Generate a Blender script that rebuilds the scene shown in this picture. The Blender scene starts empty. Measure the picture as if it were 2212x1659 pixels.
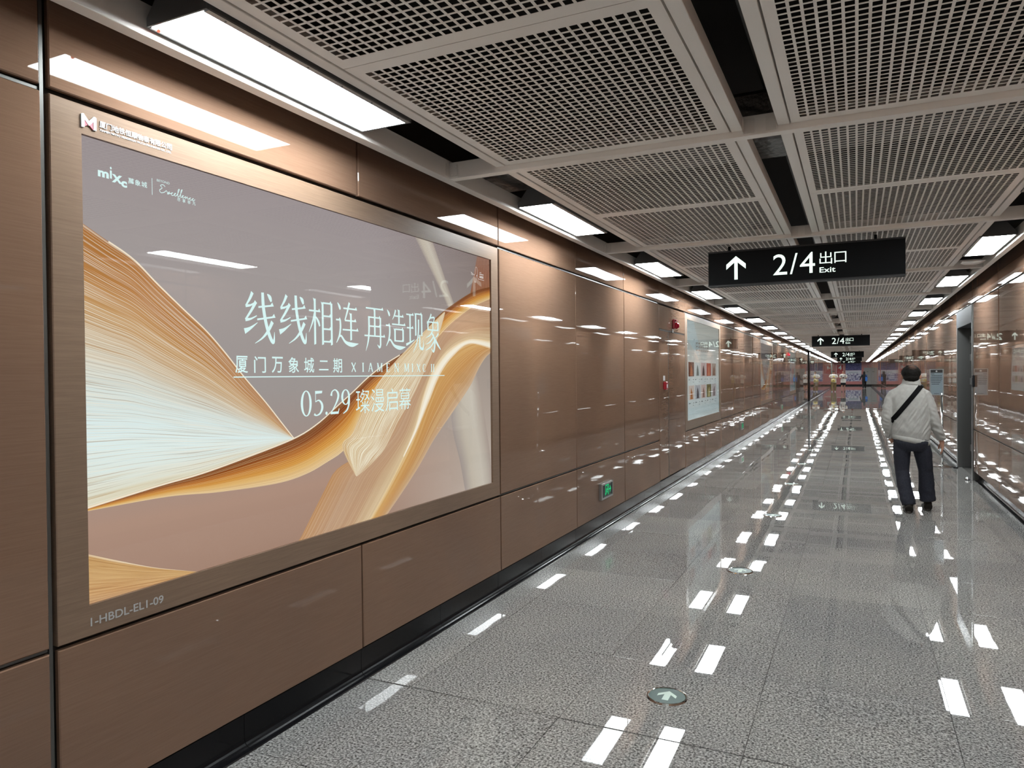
import bpy, bmesh, math, random
from mathutils import Vector, Matrix, noise
from mathutils.bvhtree import BVHTree

random.seed(7)
SC = bpy.context.scene
COL = SC.collection

# ------------------------------------------------------------------ camera
CAM_H = 1.62
F_PX, YAW, PITCH, ROLL = 1562.0, 0.4443, -0.0113, -0.0103
cd = bpy.data.cameras.new('camera')
cam = bpy.data.objects.new('camera', cd)
COL.objects.link(cam)
cd.sensor_width = 36.0
cd.sensor_fit = 'HORIZONTAL'
cd.lens = F_PX / 2212.0 * 36.0
cd.clip_start = 0.05
cd.clip_end = 300
_F = Vector((-math.sin(YAW) * math.cos(PITCH), math.cos(YAW) * math.cos(PITCH), math.sin(PITCH)))
_R0 = Vector((math.cos(YAW), math.sin(YAW), 0))
_U0 = _R0.cross(_F)
_R = math.cos(ROLL) * _R0 + math.sin(ROLL) * _U0
_U = -math.sin(ROLL) * _R0 + math.cos(ROLL) * _U0
cam.matrix_world = Matrix(((_R.x, _U.x, -_F.x, 0), (_R.y, _U.y, -_F.y, 0), (_R.z, _U.z, -_F.z, CAM_H), (0, 0, 0, 1)))
SC.camera = cam

# ------------------------------------------------------------------ world, exposure
LIGHT_STRENGTH = 47.0
w = bpy.data.worlds.new('world')
SC.world = w
w.use_nodes = True
w.node_tree.nodes['Background'].inputs[0].default_value = (0.02, 0.02, 0.02, 1)
w.node_tree.nodes['Background'].inputs[1].default_value = 0.5
SC.view_settings.view_transform = 'Standard'
SC.view_settings.look = 'None'
SC.view_settings.exposure = 0.0
SC.view_settings.gamma = 1.0
SC.view_settings.use_curve_mapping = False
try:
    SC.cycles.adaptive_threshold = 0.02
    SC.cycles.max_bounces = 9
    SC.cycles.diffuse_bounces = 4
    SC.cycles.glossy_bounces = 5
    SC.cycles.transparent_max_bounces = 12
except Exception:
    pass

# ------------------------------------------------------------------ helpers
def s2l(c):
    return tuple(((x / 255.0) / 12.92 if x / 255.0 <= 0.04045 else ((x / 255.0 + 0.055) / 1.055) ** 2.4) for x in c)

def rgb(*c):
    return s2l(c) + (1.0,)

def mk(name, V, F, mat, parent=None, smooth=False, uv=None, loc=None):
    me = bpy.data.meshes.new(name)
    me.from_pydata([tuple(v) for v in V], [], [tuple(f) for f in F])
    if mat:
        for m in (mat if isinstance(mat, (list, tuple)) else [mat]):
            me.materials.append(m)
    if smooth:
        me.polygons.foreach_set('use_smooth', [True] * len(me.polygons))
    if uv:
        lay = me.uv_layers.new(name='uv')
        for p in me.polygons:
            for li in p.loop_indices:
                lay.data[li].uv = uv[me.loops[li].vertex_index]
    me.update()
    return link(name, me, parent, loc)

def link(name, me, parent=None, loc=None, rot=None):
    o = bpy.data.objects.new(name, me)
    COL.objects.link(o)
    if parent:
        o.parent = parent
    if loc:
        o.location = loc
    if rot:
        o.rotation_euler = rot
    return o

def tag(o, label, cat, group=None):
    o['label'] = label
    o['category'] = cat
    if group:
        o['group'] = group
    return o

def struct(o):
    o['kind'] = 'structure'
    return o

def thing(name, label, cat, loc=(0, 0, 0), rot=None, group=None):
    o = bpy.data.objects.new(name, None)
    o.empty_display_size = 0.1
    COL.objects.link(o)
    o.location = loc
    if rot:
        o.rotation_euler = rot
    return tag(o, label, cat, group)

def bx(x0, x1, y0, y1, z0, z1):
    V = [(x0, y0, z0), (x1, y0, z0), (x1, y1, z0), (x0, y1, z0), (x0, y0, z1), (x1, y0, z1), (x1, y1, z1), (x0, y1, z1)]
    F = [(0, 3, 2, 1), (4, 5, 6, 7), (0, 1, 5, 4), (1, 2, 6, 5), (2, 3, 7, 6), (3, 0, 4, 7)]
    return V, F

def cbx(x0, x1, y0, y1, z0, z1, c=0.003):
    """box with chamfered edges"""
    bm = bmesh.new()
    V, F = bx(x0, x1, y0, y1, z0, z1)
    vs = [bm.verts.new(v) for v in V]
    for f in F:
        bm.faces.new([vs[i] for i in f])
    bmesh.ops.bevel(bm, geom=list(bm.edges), offset=c, segments=1, affect='EDGES')
    bm.verts.ensure_lookup_table()
    bm.verts.index_update()
    V = [v.co[:] for v in bm.verts]
    F = [[v.index for v in f.verts] for f in bm.faces]
    bm.free()
    return V, F

def join(*parts):
    V, F = [], []
    for v, f in parts:
        n = len(V)
        V += list(v)
        F += [tuple(i + n for i in q) for q in f]
    return V, F

def move(p, d):
    return [(v[0] + d[0], v[1] + d[1], v[2] + d[2]) for v in p[0]], p[1]

def cyl(p0, p1, r0, r1=None, n=16):
    r1 = r0 if r1 is None else r1
    a, b = Vector(p0), Vector(p1)
    d = (b - a).normalized()
    t = d.orthogonal().normalized()
    s = d.cross(t)
    V = []
    for c, r in ((a, r0), (b, r1)):
        for i in range(n):
            an = 2 * math.pi * i / n
            V.append((c + (t * math.cos(an) + s * math.sin(an)) * r)[:])
    F = [(i, (i + 1) % n, n + (i + 1) % n, n + i) for i in range(n)]
    F += [tuple(reversed(range(n))), tuple(range(n, 2 * n))]
    return V, F

def lathe(prof, n=32, c=(0, 0, 0)):
    V, F = [], []
    for r, z in prof:
        for i in range(n):
            an = 2 * math.pi * i / n
            V.append((c[0] + r * math.cos(an), c[1] + r * math.sin(an), c[2] + z))
    m = len(prof)
    for k in range(m - 1):
        for i in range(n):
            F.append((k * n + i, k * n + (i + 1) % n, (k + 1) * n + (i + 1) % n, (k + 1) * n + i))
    F.append(tuple(reversed(range(n))))
    F.append(tuple(range((m - 1) * n, m * n)))
    return V, F

def prism_yz(poly, x0, x1):
    """polygon in (y,z), extruded from x0 (back) to x1 (front)"""
    n = len(poly)
    V = [(x0, a, b) for a, b in poly] + [(x1, a, b) for a, b in poly]
    F = [tuple(reversed(range(n))), tuple(range(n, 2 * n))]
    F += [(i, (i + 1) % n, n + (i + 1) % n, n + i) for i in range(n)]
    return V, F

def prism_xz(poly, y0, y1):
    n = len(poly)
    V = [(a, y0, b) for a, b in poly] + [(a, y1, b) for a, b in poly]
    F = [tuple(range(n)), tuple(reversed(range(n, 2 * n)))]
    F += [((i + 1) % n, i, n + i, n + (i + 1) % n) for i in range(n)]
    return V, F

def prism_xy(poly, z0, z1):
    n = len(poly)
    V = [(a, b, z0) for a, b in poly] + [(a, b, z1) for a, b in poly]
    F = [tuple(reversed(range(n))), tuple(range(n, 2 * n))]
    F += [(i, (i + 1) % n, n + (i + 1) % n, n + i) for i in range(n)]
    return V, F

def ordinal(n):
    names = ['', 'first', 'second', 'third', 'fourth', 'fifth', 'sixth', 'seventh', 'eighth', 'ninth', 'tenth', 'eleventh', 'twelfth',
             'thirteenth', 'fourteenth', 'fifteenth', 'sixteenth', 'seventeenth', 'eighteenth', 'nineteenth', 'twentieth']
    if n <= 20:
        return names[n]
    if n == 30:
        return 'thirtieth'
    t = {2: 'twenty', 3: 'thirty'}[n // 10]
    return t + '-' + names[n % 10]

# ------------------------------------------------------------------ materials
def pmat(name, col, rough=0.5, metal=0.0, spec=0.5, emis=None, estr=0.0, coat=0.0, ior=1.5):
    m = bpy.data.materials.new(name)
    m.use_nodes = True
    b = m.node_tree.nodes['Principled BSDF']
    b.inputs['Base Color'].default_value = tuple(col[:3]) + (1,)
    b.inputs['Roughness'].default_value = rough
    b.inputs['Metallic'].default_value = metal
    b.inputs['IOR'].default_value = ior
    b.inputs['Specular IOR Level'].default_value = spec
    if coat:
        b.inputs['Coat Weight'].default_value = coat
        b.inputs['Coat Roughness'].default_value = 0.03
    if emis:
        b.inputs['Emission Color'].default_value = tuple(emis[:3]) + (1,)
        b.inputs['Emission Strength'].default_value = estr
    return m

def nd(m, t, **kw):
    n = m.node_tree.nodes.new(t)
    for k, v in kw.items():
        setattr(n, k, v)
    return n

def lk(m, a, b):
    m.node_tree.links.new(a, b)

def bsdf(m):
    return m.node_tree.nodes['Principled BSDF']

def emat(name, col, strength=1.0):
    m = bpy.data.materials.new(name)
    m.use_nodes = True
    nt = m.node_tree
    nt.nodes.clear()
    out = nd(m, 'ShaderNodeOutputMaterial')
    e = nd(m, 'ShaderNodeEmission')
    e.inputs[0].default_value = tuple(col[:3]) + (1,)
    e.inputs[1].default_value = strength
    lk(m, e.outputs[0], out.inputs[0])
    return m

def ramp(m, stops, interp='LINEAR'):
    r = nd(m, 'ShaderNodeValToRGB')
    cr = r.color_ramp
    cr.interpolation = interp
    while len(cr.elements) < len(stops):
        cr.elements.new(0.5)
    for e, (p, c) in zip(cr.elements, stops):
        e.position = p
        e.color = tuple(c[:3]) + (1,)
    return r

def pos_noise(m, scale, vec=(1, 1, 1), detail=3.0, rough=0.5):
    g = nd(m, 'ShaderNodeNewGeometry')
    mp = nd(m, 'ShaderNodeMapping')
    mp.inputs['Scale'].default_value = vec
    lk(m, g.outputs['Position'], mp.inputs['Vector'])
    n = nd(m, 'ShaderNodeTexNoise')
    n.inputs['Scale'].default_value = scale
    n.inputs['Detail'].default_value = detail
    n.inputs['Roughness'].default_value = rough
    lk(m, mp.outputs[0], n.inputs['Vector'])
    return n

# glossy brown enamelled wall panels, fine horizontal grain, slight sheet waviness
def make_wall(name, c0, c1, rough, wave):
    m = pmat(name, c0, rough=rough, ior=1.40)
    b = bsdf(m)
    n = pos_noise(m, 60, (1, 0.12, 5.0), 2.0)
    r = ramp(m, [(0.25, c0), (0.75, c1)])
    lk(m, n.outputs['Fac'], r.inputs[0])
    n3 = pos_noise(m, 1.3, (1, 1, 1), 1.0)
    mx = nd(m, 'ShaderNodeMixRGB', blend_type='MULTIPLY')
    mx.inputs[0].default_value = 1.0
    r3 = ramp(m, [(0.3, (0.93, 0.93, 0.93)), (0.7, (1.06, 1.04, 1.0))])
    lk(m, n3.outputs['Fac'], r3.inputs[0])
    lk(m, r.outputs[0], mx.inputs[1])
    lk(m, r3.outputs[0], mx.inputs[2])
    oi = nd(m, 'ShaderNodeObjectInfo')
    r4 = ramp(m, [(0, (0.93, 0.93, 0.93)), (1, (1.07, 1.06, 1.04))])
    lk(m, oi.outputs['Random'], r4.inputs[0])
    mx2 = nd(m, 'ShaderNodeMixRGB', blend_type='MULTIPLY')
    mx2.inputs[0].default_value = 1.0
    lk(m, mx.outputs[0], mx2.inputs[1])
    lk(m, r4.outputs[0], mx2.inputs[2])
    lk(m, mx2.outputs[0], b.inputs['Base Color'])
    if wave:
        n2 = pos_noise(m, 2.0, (1, 1.5, 0.6), 1.0)
        v1 = nd(m, 'ShaderNodeVectorMath', operation='SUBTRACT')
        lk(m, n2.outputs['Color'], v1.inputs[0])
        v1.inputs[1].default_value = (0.5, 0.5, 0.5)
        v2 = nd(m, 'ShaderNodeVectorMath', operation='SCALE')
        lk(m, v1.outputs[0], v2.inputs[0])
        v2.inputs['Scale'].default_value = wave
        ge = nd(m, 'ShaderNodeNewGeometry')
        v3 = nd(m, 'ShaderNodeVectorMath', operation='ADD')
        lk(m, ge.outputs['Normal'], v3.inputs[0])
        lk(m, v2.outputs[0], v3.inputs[1])
        v4 = nd(m, 'ShaderNodeVectorMath', operation='NORMALIZE')
        lk(m, v3.outputs[0], v4.inputs[0])
        lk(m, v4.outputs[0], b.inputs['Normal'])
    return m

M_WALL = make_wall('brown_enamel_panel', (0.180, 0.109, 0.076), (0.208, 0.129, 0.091), 0.02, 0.006)
M_FRAME = make_wall('bronze_frame', (0.185, 0.126, 0.09), (0.23, 0.16, 0.118), 0.36, 0.0)
bsdf(M_FRAME).inputs['Metallic'].default_value = 0.05
bsdf(M_FRAME).inputs['Specular IOR Level'].default_value = 0.22

def make_granite():
    m = pmat('polished_granite', (0.3, 0.3, 0.3), rough=0.07, ior=1.5)
    b = bsdf(m)
    n = pos_noise(m, 95, (1, 1, 1), 3.0, 0.65)
    r = ramp(m, [(0.33, (0.04, 0.04, 0.039)), (0.44, (0.14, 0.138, 0.135)), (0.55, (0.31, 0.306, 0.298)), (0.68, (0.50, 0.492, 0.475))])
    lk(m, n.outputs['Fac'], r.inputs[0])
    n2 = pos_noise(m, 1.1, (1, 1, 1), 3.0)
    r2 = ramp(m, [(0.3, (0.86, 0.86, 0.88)), (0.7, (1.08, 1.06, 1.03))])
    lk(m, n2.outputs['Fac'], r2.inputs[0])
    mx = nd(m, 'ShaderNodeMixRGB', blend_type='MULTIPLY')
    mx.inputs[0].default_value = 1.0
    lk(m, r.outputs[0], mx.inputs[1])
    lk(m, r2.outputs[0], mx.inputs[2])
    oi = nd(m, 'ShaderNodeObjectInfo')
    r4 = ramp(m, [(0, (0.9, 0.9, 0.9)), (1, (1.1, 1.09, 1.07))])
    lk(m, oi.outputs['Random'], r4.inputs[0])
    mx2 = nd(m, 'ShaderNodeMixRGB', blend_type='MULTIPLY')
    mx2.inputs[0].default_value = 1.0
    lk(m, mx.outputs[0], mx2.inputs[1])
    lk(m, r4.outputs[0], mx2.inputs[2])
    lk(m, mx2.outputs[0], b.inputs['Base Color'])
    n3 = pos_noise(m, 6.0, (1, 1, 1), 2.0)
    mr = nd(m, 'ShaderNodeMapRange')
    mr.inputs['To Min'].default_value = 0.004
    mr.inputs['To Max'].default_value = 0.022
    lk(m, n3.outputs['Fac'], mr.inputs['Value'])
    lk(m, mr.outputs[0], b.inputs['Roughness'])
    return m

M_GRANITE = make_granite()
M_GROUT = pmat('dark_grout', (0.05, 0.046, 0.042), 0.7)
M_JOINT = pmat('joint_dark', (0.02, 0.016, 0.013), 0.6)
M_CEIL = pmat('painted_aluminium', (0.87, 0.84, 0.80), 0.42)
M_RAIL = pmat('rail_aluminium', (0.80, 0.77, 0.73), 0.36)
M_VOID = pmat('black_soffit', (0.012, 0.011, 0.011), 0.9)
M_BASE = pmat('black_baseboard', (0.006, 0.006, 0.007), 0.14, spec=0.14)
M_STEEL = pmat('brushed_steel', (0.36, 0.36, 0.35), 0.28, metal=0.9)
M_DSTEEL = pmat('dark_steel', (0.16, 0.16, 0.155), 0.32, metal=0.8)
M_CHAN = pmat('joint_channel_metal', (0.12, 0.12, 0.115), 0.4, metal=0.7)
M_HEAD = pmat('header_steel', (0.055, 0.06, 0.068), 0.5, spec=0.25)
M_CHROME = pmat('chrome', (0.8, 0.8, 0.8), 0.08, metal=1.0)
M_HOUSE = pmat('light_housing_grey', (0.10, 0.105, 0.11), 0.5)
M_TRIM = pmat('light_trim', (0.34, 0.34, 0.33), 0.4, metal=0.3)
M_LIGHT = emat('light_diffuser', (0.92, 0.985, 1.0), LIGHT_STRENGTH)
M_SIGNB = pmat('sign_black', (0.008, 0.009, 0.010), 0.55, spec=0.12)
M_SIGNW = emat('sign_lit_white', (0.82, 1.0, 0.88), 1.25)
M_SCREW = pmat('screw', (0.05, 0.05, 0.05), 0.5)
M_WHITE = pmat('white_lettering', (0.75, 0.77, 0.78), 0.4)
M_GREYL = pmat('grey_lettering', (0.42, 0.42, 0.42), 0.5)
M_PINKL = pmat('pink_red_emblem', (0.62, 0.13, 0.17), 0.4)
M_GREEN = pmat('marker_green', (0.010, 0.045, 0.036), 0.3, spec=0.12)
M_MARKA = pmat('marker_arrow', (0.42, 0.52, 0.46), 0.4, spec=0.2)
M_EXITG = emat('exit_green_lit', (0.03, 1.0, 0.35), 0.55)
M_EXITB = pmat('exit_plate_dark', (0.012, 0.022, 0.022), 0.3, spec=0.12)
M_RED = pmat('fire_red', (0.26, 0.008, 0.014), 0.35)
M_REDL = pmat('alarm_lens', (0.34, 0.006, 0.02), 0.15)
M_FOIL = pmat('duct_foil', (0.16, 0.155, 0.15), 0.45, metal=0.8)
nz = pos_noise(M_FOIL, 16, (1, 1, 1), 4.0)
bpn = nd(M_FOIL, 'ShaderNodeBump')
bpn.inputs['Distance'].default_value = 0.03
lk(M_FOIL, nz.outputs['Fac'], bpn.inputs['Height'])
lk(M_FOIL, bpn.outputs[0], bsdf(M_FOIL).inputs['Normal'])
M_PINKW = pmat('pink_wall', (0.50, 0.18, 0.17), 0.35)
M_PLASTER = pmat('plain_wall', (0.2, 0.13, 0.09), 0.5)

def make_pane():
    m = bpy.data.materials.new('clear_pane')
    m.use_nodes = True
    nt = m.node_tree
    nt.nodes.clear()
    out = nd(m, 'ShaderNodeOutputMaterial')
    t = nd(m, 'ShaderNodeBsdfTransparent')
    g = nd(m, 'ShaderNodeBsdfGlossy')
    g.inputs['Roughness'].default_value = 0.015
    ge = nd(m, 'ShaderNodeNewGeometry')
    dt = nd(m, 'ShaderNodeVectorMath', operation='DOT_PRODUCT')
    lk(m, ge.outputs['Incoming'], dt.inputs[0])
    lk(m, ge.outputs['Normal'], dt.inputs[1])
    ab = nd(m, 'ShaderNodeMath', operation='ABSOLUTE')
    lk(m, dt.outputs['Value'], ab.inputs[0])
    om = nd(m, 'ShaderNodeMath', operation='SUBTRACT')
    om.inputs[0].default_value = 1.0
    lk(m, ab.outputs[0], om.inputs[1])
    pw = nd(m, 'ShaderNodeMath', operation='POWER')
    lk(m, om.outputs[0], pw.inputs[0])
    pw.inputs[1].default_value = 5.0
    fr = nd(m, 'ShaderNodeMath', operation='MULTIPLY_ADD')
    lk(m, pw.outputs[0], fr.inputs[0])
    fr.inputs[1].default_value = 0.97
    fr.inputs[2].default_value = 0.03
    mx = nd(m, 'ShaderNodeMixShader')
    lk(m, fr.outputs[0], mx.inputs[0])
    lk(m, t.outputs[0], mx.inputs[1])
    lk(m, g.outputs[0], mx.inputs[2])
    lk(m, mx.outputs[0], out.inputs[0])
    return m
M_PANE = make_pane()

# ------------------------------------------------------------------ layout constants (metres; x across, y along the corridor)
XL, XR, XRU = -2.425, 1.555, 1.548        # left panels, right panels, right upper fascia
YB, YE = -9.0, 97.0
ZU = (2.60, 3.02)
ZM = (0.727, 2.576)
ZD = (0.150, 0.709)
ZC = 2.85                                # ceiling grille underside
PITCH_L = 3.04
BEAM0 = 3.83
LIGHT0 = 2.34

# ------------------------------------------------------------------ floor
floor = struct(mk('floor', *bx(XL - 0.1, XR + 0.4, YB - 0.2, YE + 0.2, -0.15, -0.004), M_GROUT))
TP = 0.828
TY0 = 3.16
cols = [-2.385, -2.112, -1.279, -0.440, 0.395, 1.232, 1.61]
tile_cache = {}
def tile_mesh(wx, wy):
    k = (round(wx, 4), round(wy, 4))
    if k not in tile_cache:
        V, F = bx(0, wx, 0, wy, -0.012, 0)
        c = 0.0004
        V = V[:4] + [(0, 0, -c), (wx, 0, -c), (wx, wy, -c), (0, wy, -c), (c, c, 0), (wx - c, c, 0), (wx - c, wy - c, 0), (c, wy - c, 0)]
        F = [(8, 9, 10, 11), (4, 5, 9, 8), (5, 6, 10, 9), (6, 7, 11, 10), (7, 4, 8, 11), (0, 1, 5, 4), (1, 2, 6, 5), (2, 3, 7, 6), (3, 0, 4, 7)]
        me = bpy.data.meshes.new('floor_tile')
        me.from_pydata(V, [], F)
        me.materials.append(M_GRANITE)
        tile_cache[k] = me
    return tile_cache[k]
far = []
J = 0.003
for r in range(-15, 114):
    y0 = TY0 + r * TP
    for ci in range(6):
        a0, a1 = cols[ci] + J / 2, cols[ci + 1] - J / 2
        b0 = y0 + J / 2 + (0.005 if r == 0 else 0)
        b1 = y0 + TP - J / 2 - (0.005 if r == -1 else 0)
        if -2 <= r <= 46:
            link('floor_tile', tile_mesh(a1 - a0, b1 - b0), floor, (a0, b0, 0), (random.gauss(0, 0.0010), random.gauss(0, 0.0010), 0))
        else:
            q = bx(a0, a1, b0, b1, -0.012, 0)
            tx, ty = random.gauss(0, 0.0010), random.gauss(0, 0.0010)
            far.append(([(v[0], v[1], v[2] + (v[0] - a0) * tx + (v[1] - b0) * ty) for v in q[0]], q[1]))
ft = mk('floor_tiling', *join(*far), M_GRANITE, floor)
ft['kind'] = 'stuff'

# ------------------------------------------------------------------ walls
pan_cache = {}
def panel_mesh(wd, ht, mat):
    k = (round(wd, 3), round(ht, 3), mat.name)
    if k not in pan_cache:
        c, t = 0.004, 0.02
        V = [(-t, 0, 0), (-t, wd, 0), (-t, wd, ht), (-t, 0, ht), (-c, 0, 0), (-c, wd, 0), (-c, wd, ht), (-c, 0, ht), (0, c, c), (0, wd - c, c), (0, wd - c, ht - c), (0, c, ht - c)]
        F = [(8, 9, 10, 11), (4, 5, 9, 8), (5, 6, 10, 9), (6, 7, 11, 10), (7, 4, 8, 11), (0, 1, 5, 4), (1, 2, 6, 5), (2, 3, 7, 6), (3, 0, 4, 7), (3, 2, 1, 0)]
        me = bpy.data.meshes.new('wall_panel')
        me.from_pydata(V, [], F)
        me.materials.append(mat)
        pan_cache[k] = me
    return pan_cache[k]

def put_panel(parent, side, y0, y1, z0, z1, x=None):
    if side == 'L':
        return link('wall_panel', panel_mesh(y1 - y0, z1 - z0, M_WALL), parent, (XL if x is None else x, y0, z0), (0, random.gauss(0, 0.0012), random.gauss(0, 0.0012)))
    return link('wall_panel', panel_mesh(y1 - y0, z1 - z0, M_WALL), parent, (XR if x is None else x, y1, z0), (0, random.gauss(0, 0.0012), math.pi + random.gauss(0, 0.0012)))

wall_left = struct(mk('wall_left', *bx(XL - 0.25, XL - 0.035, YB, YE, -0.1, 3.75), M_JOINT))
wall_right = struct(mk('wall_right', *join(bx(XR + 0.035, XR + 0.9, YB, 12.56, 0.15, 3.75), bx(XR + 0.035, XR + 0.9, 14.34, YE, 0.15, 3.75), bx(XR + 0.10, XR + 0.9, YB, 12.56, -0.1, 0.15), bx(XR + 0.10, XR + 0.9, 14.34, YE, -0.1, 0.15),
                                            bx(XR + 0.035, XR + 0.9, 12.56, 14.34, 2.64, 3.75), bx(XR + 0.3, XR + 0.9, 12.56, 14.34, -0.1, 2.64),
                                            bx(XRU + 0.03, XR + 0.04, YB, YE, 2.66, 3.75)), M_JOINT))
wall_end = struct(mk('wall_end', *bx(XL - 1.0, XR + 1.0, YE, YE + 0.2, -0.1, 3.75), M_PINKW))
wall_back = struct(mk('wall_back', *bx(XL - 0.3, XR + 0.9, YB - 0.2, YB, -0.1, 3.75), M_PLASTER))

JL = [1.512, 3.181, 4.878, 6.526, 8.125, 9.771, 11.42]
while JL[-1] + 1.65 < 96:
    JL.append(JL[-1] + 1.65)
a = JL[0]
pre = []
while a - 1.65 > YB:
    a -= 1.65
    pre.append(a)
JL = [YB] + list(reversed(pre)) + JL + [YE]
AD_BAYS = [(1.512, 4.878), (11.42, 14.72), (21.32, 24.62), (31.22, 34.52), (51.02, 54.32)]
G = 0.007
def bay_gap(y):
    return 0.015 if abs(y - 1.512) < 0.01 else G
for i in range(len(JL) - 1):
    y0, y1 = JL[i] + bay_gap(JL[i]), JL[i + 1] - bay_gap(JL[i + 1])
    put_panel(wall_left, 'L', y0, y1, *ZU)
    if abs(JL[i] - 9.771) < 0.05:
        put_panel(wall_left, 'L', y0, y1, 2.245, ZM[1])
        continue
    put_panel(wall_left, 'L', y0, y1, *ZD)
    if not any(c0 - 0.05 < JL[i] and JL[i + 1] < c1 + 0.05 for c0, c1 in AD_BAYS):
        put_panel(wall_left, 'L', y0, y1, *ZM)
# metal channel strips recessed in the joints
strips = []
for z in (2.583, 0.713):
    strips.append(bx(XL - 0.034, XL - 0.016, YB, 1.5, z, z + 0.010))
    strips.append(bx(XL - 0.034, XL - 0.016, 4.89, 9.76, z, z + 0.010))
    strips.append(bx(XL - 0.034, XL - 0.016, 11.43, YE, z, z + 0.010))
strips.append(bx(XL - 0.034, XL - 0.010, 1.502, 1.514, 0.15, 3.0))
mk('joint_channel', *join(*strips), M_CHAN, wall_left)

JR = [10.40 + 1.65 * k for k in range(-11, 52)]
JR = [YB] + [j for j in JR if YB + 0.3 < j < 12.4] + [12.52, 14.38] + [j for j in JR if 14.6 < j < YE - 0.3] + [YE]
for i in range(len(JR) - 1):
    y0, y1 = JR[i] + G, JR[i + 1] - G
    put_panel(wall_right, 'R', y0, y1, 2.628, 3.03, XRU)
    if abs(JR[i] - 12.52) < 0.01:
        continue
    put_panel(wall_right, 'R', y0, y1, ZD[0], 0.752)
    put_panel(wall_right, 'R', y0, y1, 0.770, 2.61)
mk('joint_channel', *join(bx(XR + 0.016, XR + 0.034, YB, 12.5, 0.756, 0.766), bx(XR + 0.016, XR + 0.034, 14.4, YE, 0.756, 0.766),
                          bx(XR + 0.016, XR + 0.034, YB, YE, 2.614, 2.624)), M_CHAN, wall_right)

# ------------------------------------------------------------------ baseboards (black coved)
PROF = [(-0.03, 0.148), (0.0, 0.148), (0.0, 0.052)]
for k in range(7):
    an = math.pi / 2 * k / 6
    PROF.append((0.036 * (1 - math.cos(an)), 0.044 - 0.036 * math.sin(an)))
PROF += [(0.046, 0.006), (0.05, 0.0), (-0.03, 0.0)]
def base_seg(name, L, mat=M_BASE):
    n = len(PROF)
    V = [(x, 0.0015, z) for x, z in PROF] + [(x, L - 0.0015, z) for x, z in PROF]
    F = [(i, (i + 1) % n, n + (i + 1) % n, n + i) for i in range(n)] + [tuple(range(n)), tuple(reversed(range(n, 2 * n)))]
    me = bpy.data.meshes.new(name)
    me.from_pydata(V, [], F)
    me.materials.append(mat)
    return me
bs, bl = base_seg('baseboard_segment', TP), base_seg('baseboard_segment', 97 - (TY0 + 46 * TP))
bb = base_seg('baseboard_segment', TY0 - 2 * TP - YB)
baseboard_left = struct(mk('baseboard_left', *bx(XL - 0.04, XL - 0.02, YB, YE, 0.0, 0.145), M_JOINT))
baseboard_right = struct(mk('baseboard_right', *join(bx(XR + 0.09, XR + 0.105, YB, 12.56, 0.0, 0.145), bx(XR + 0.09, XR + 0.105, 14.34, YE, 0.0, 0.145)), M_JOINT))
for r in range(-2, 46):
    y = TY0 + r * TP
    link('baseboard_segment', bs, baseboard_left, (XL, y, 0))
    if not (12.56 - TP < y < 14.34):
        link('baseboard_segment', bs, baseboard_right, (XR + 0.07, y + TP, 0), (0, 0, math.pi))
link('baseboard_segment', bl, baseboard_left, (XL, TY0 + 46 * TP, 0))
link('baseboard_segment', bl, baseboard_right, (XR + 0.07, 97, 0), (0, 0, math.pi))
link('baseboard_segment', bb, baseboard_left, (XL, YB, 0))
link('baseboard_segment', bb, baseboard_right, (XR + 0.07, TY0 - 2 * TP, 0), (0, 0, math.pi))
yk = TY0 + math.floor((12.56 - TY0) / TP) * TP
link('baseboard_segment', base_seg('baseboard_segment', 12.55 - yk), baseboard_right, (XR + 0.07, 12.55, 0), (0, 0, math.pi))
yk2 = TY0 + math.ceil((14.34 - TY0) / TP) * TP
link('baseboard_segment', base_seg('baseboard_segment', yk2 - 14.36), baseboard_right, (XR + 0.07, yk2, 0), (0, 0, math.pi))
base_end = struct(mk('baseboard_end', *bx(XL - 0.9, XR + 0.9, YE - 0.03, YE, 0, 0.15), M_BASE))

# ------------------------------------------------------------------ ceiling
ceiling = struct(mk('ceiling', *bx(XL - 0.3, XR + 0.9, YB - 0.2, YE + 0.2, 3.75, 3.9), M_VOID))

def grille_mesh(name, LX, LY, px=0.042, py=0.0425, h=0.031, hy=0.0325):
    nx = int((LX - 0.07 + (px - h)) / px)
    ny = int((LY - 0.11 + (py - hy)) / py)
    mx = (LX - (nx * px - (px - h))) / 2
    my = (LY - (ny * py - (py - hy))) / 2
    xs, ys = [0.0], [0.0]
    for i in range(nx):
        xs += [mx + i * px, mx + i * px + h]
    for i in range(ny):
        ys += [my + i * py, my + i * py + hy]
    xs.append(LX)
    ys.append(LY)
    W, H = len(xs), len(ys)
    V = [(x, y, 0) for y in ys for x in xs] + [(x, y, 0.0014) for y in ys for x in xs]
    N = W * H
    F = []
    for j in range(H - 1):
        for i in range(W - 1):
            q = (j * W + i, j * W + i + 1, (j + 1) * W + i + 1, (j + 1) * W + i)
            if i % 2 == 1 and j % 2 == 1:
                for a, b in ((q[0], q[1]), (q[1], q[2]), (q[2], q[3]), (q[3], q[0])):
                    F.append((a, b, b + N, a + N))
            else:
                F.append(tuple(reversed(q)))
    # rim
    bot = [(0, W - 1), (W - 1, N - 1), (N - 1, N - W), (N - W, 0)]
    n0 = len(V)
    V += [(0, 0, 0.022), (LX, 0, 0.022), (LX, LY, 0.022), (0, LY, 0.022)]
    cs = [0, W - 1, N - 1, N - W]
    for k in range(4):
        F.append((cs[k], cs[(k + 1) % 4], n0 + (k + 1) % 4, n0 + k))
    me = bpy.data.meshes.new(name)
    me.from_pydata(V, [], F)
    me.materials.append(M_CEIL)
    return me

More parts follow.
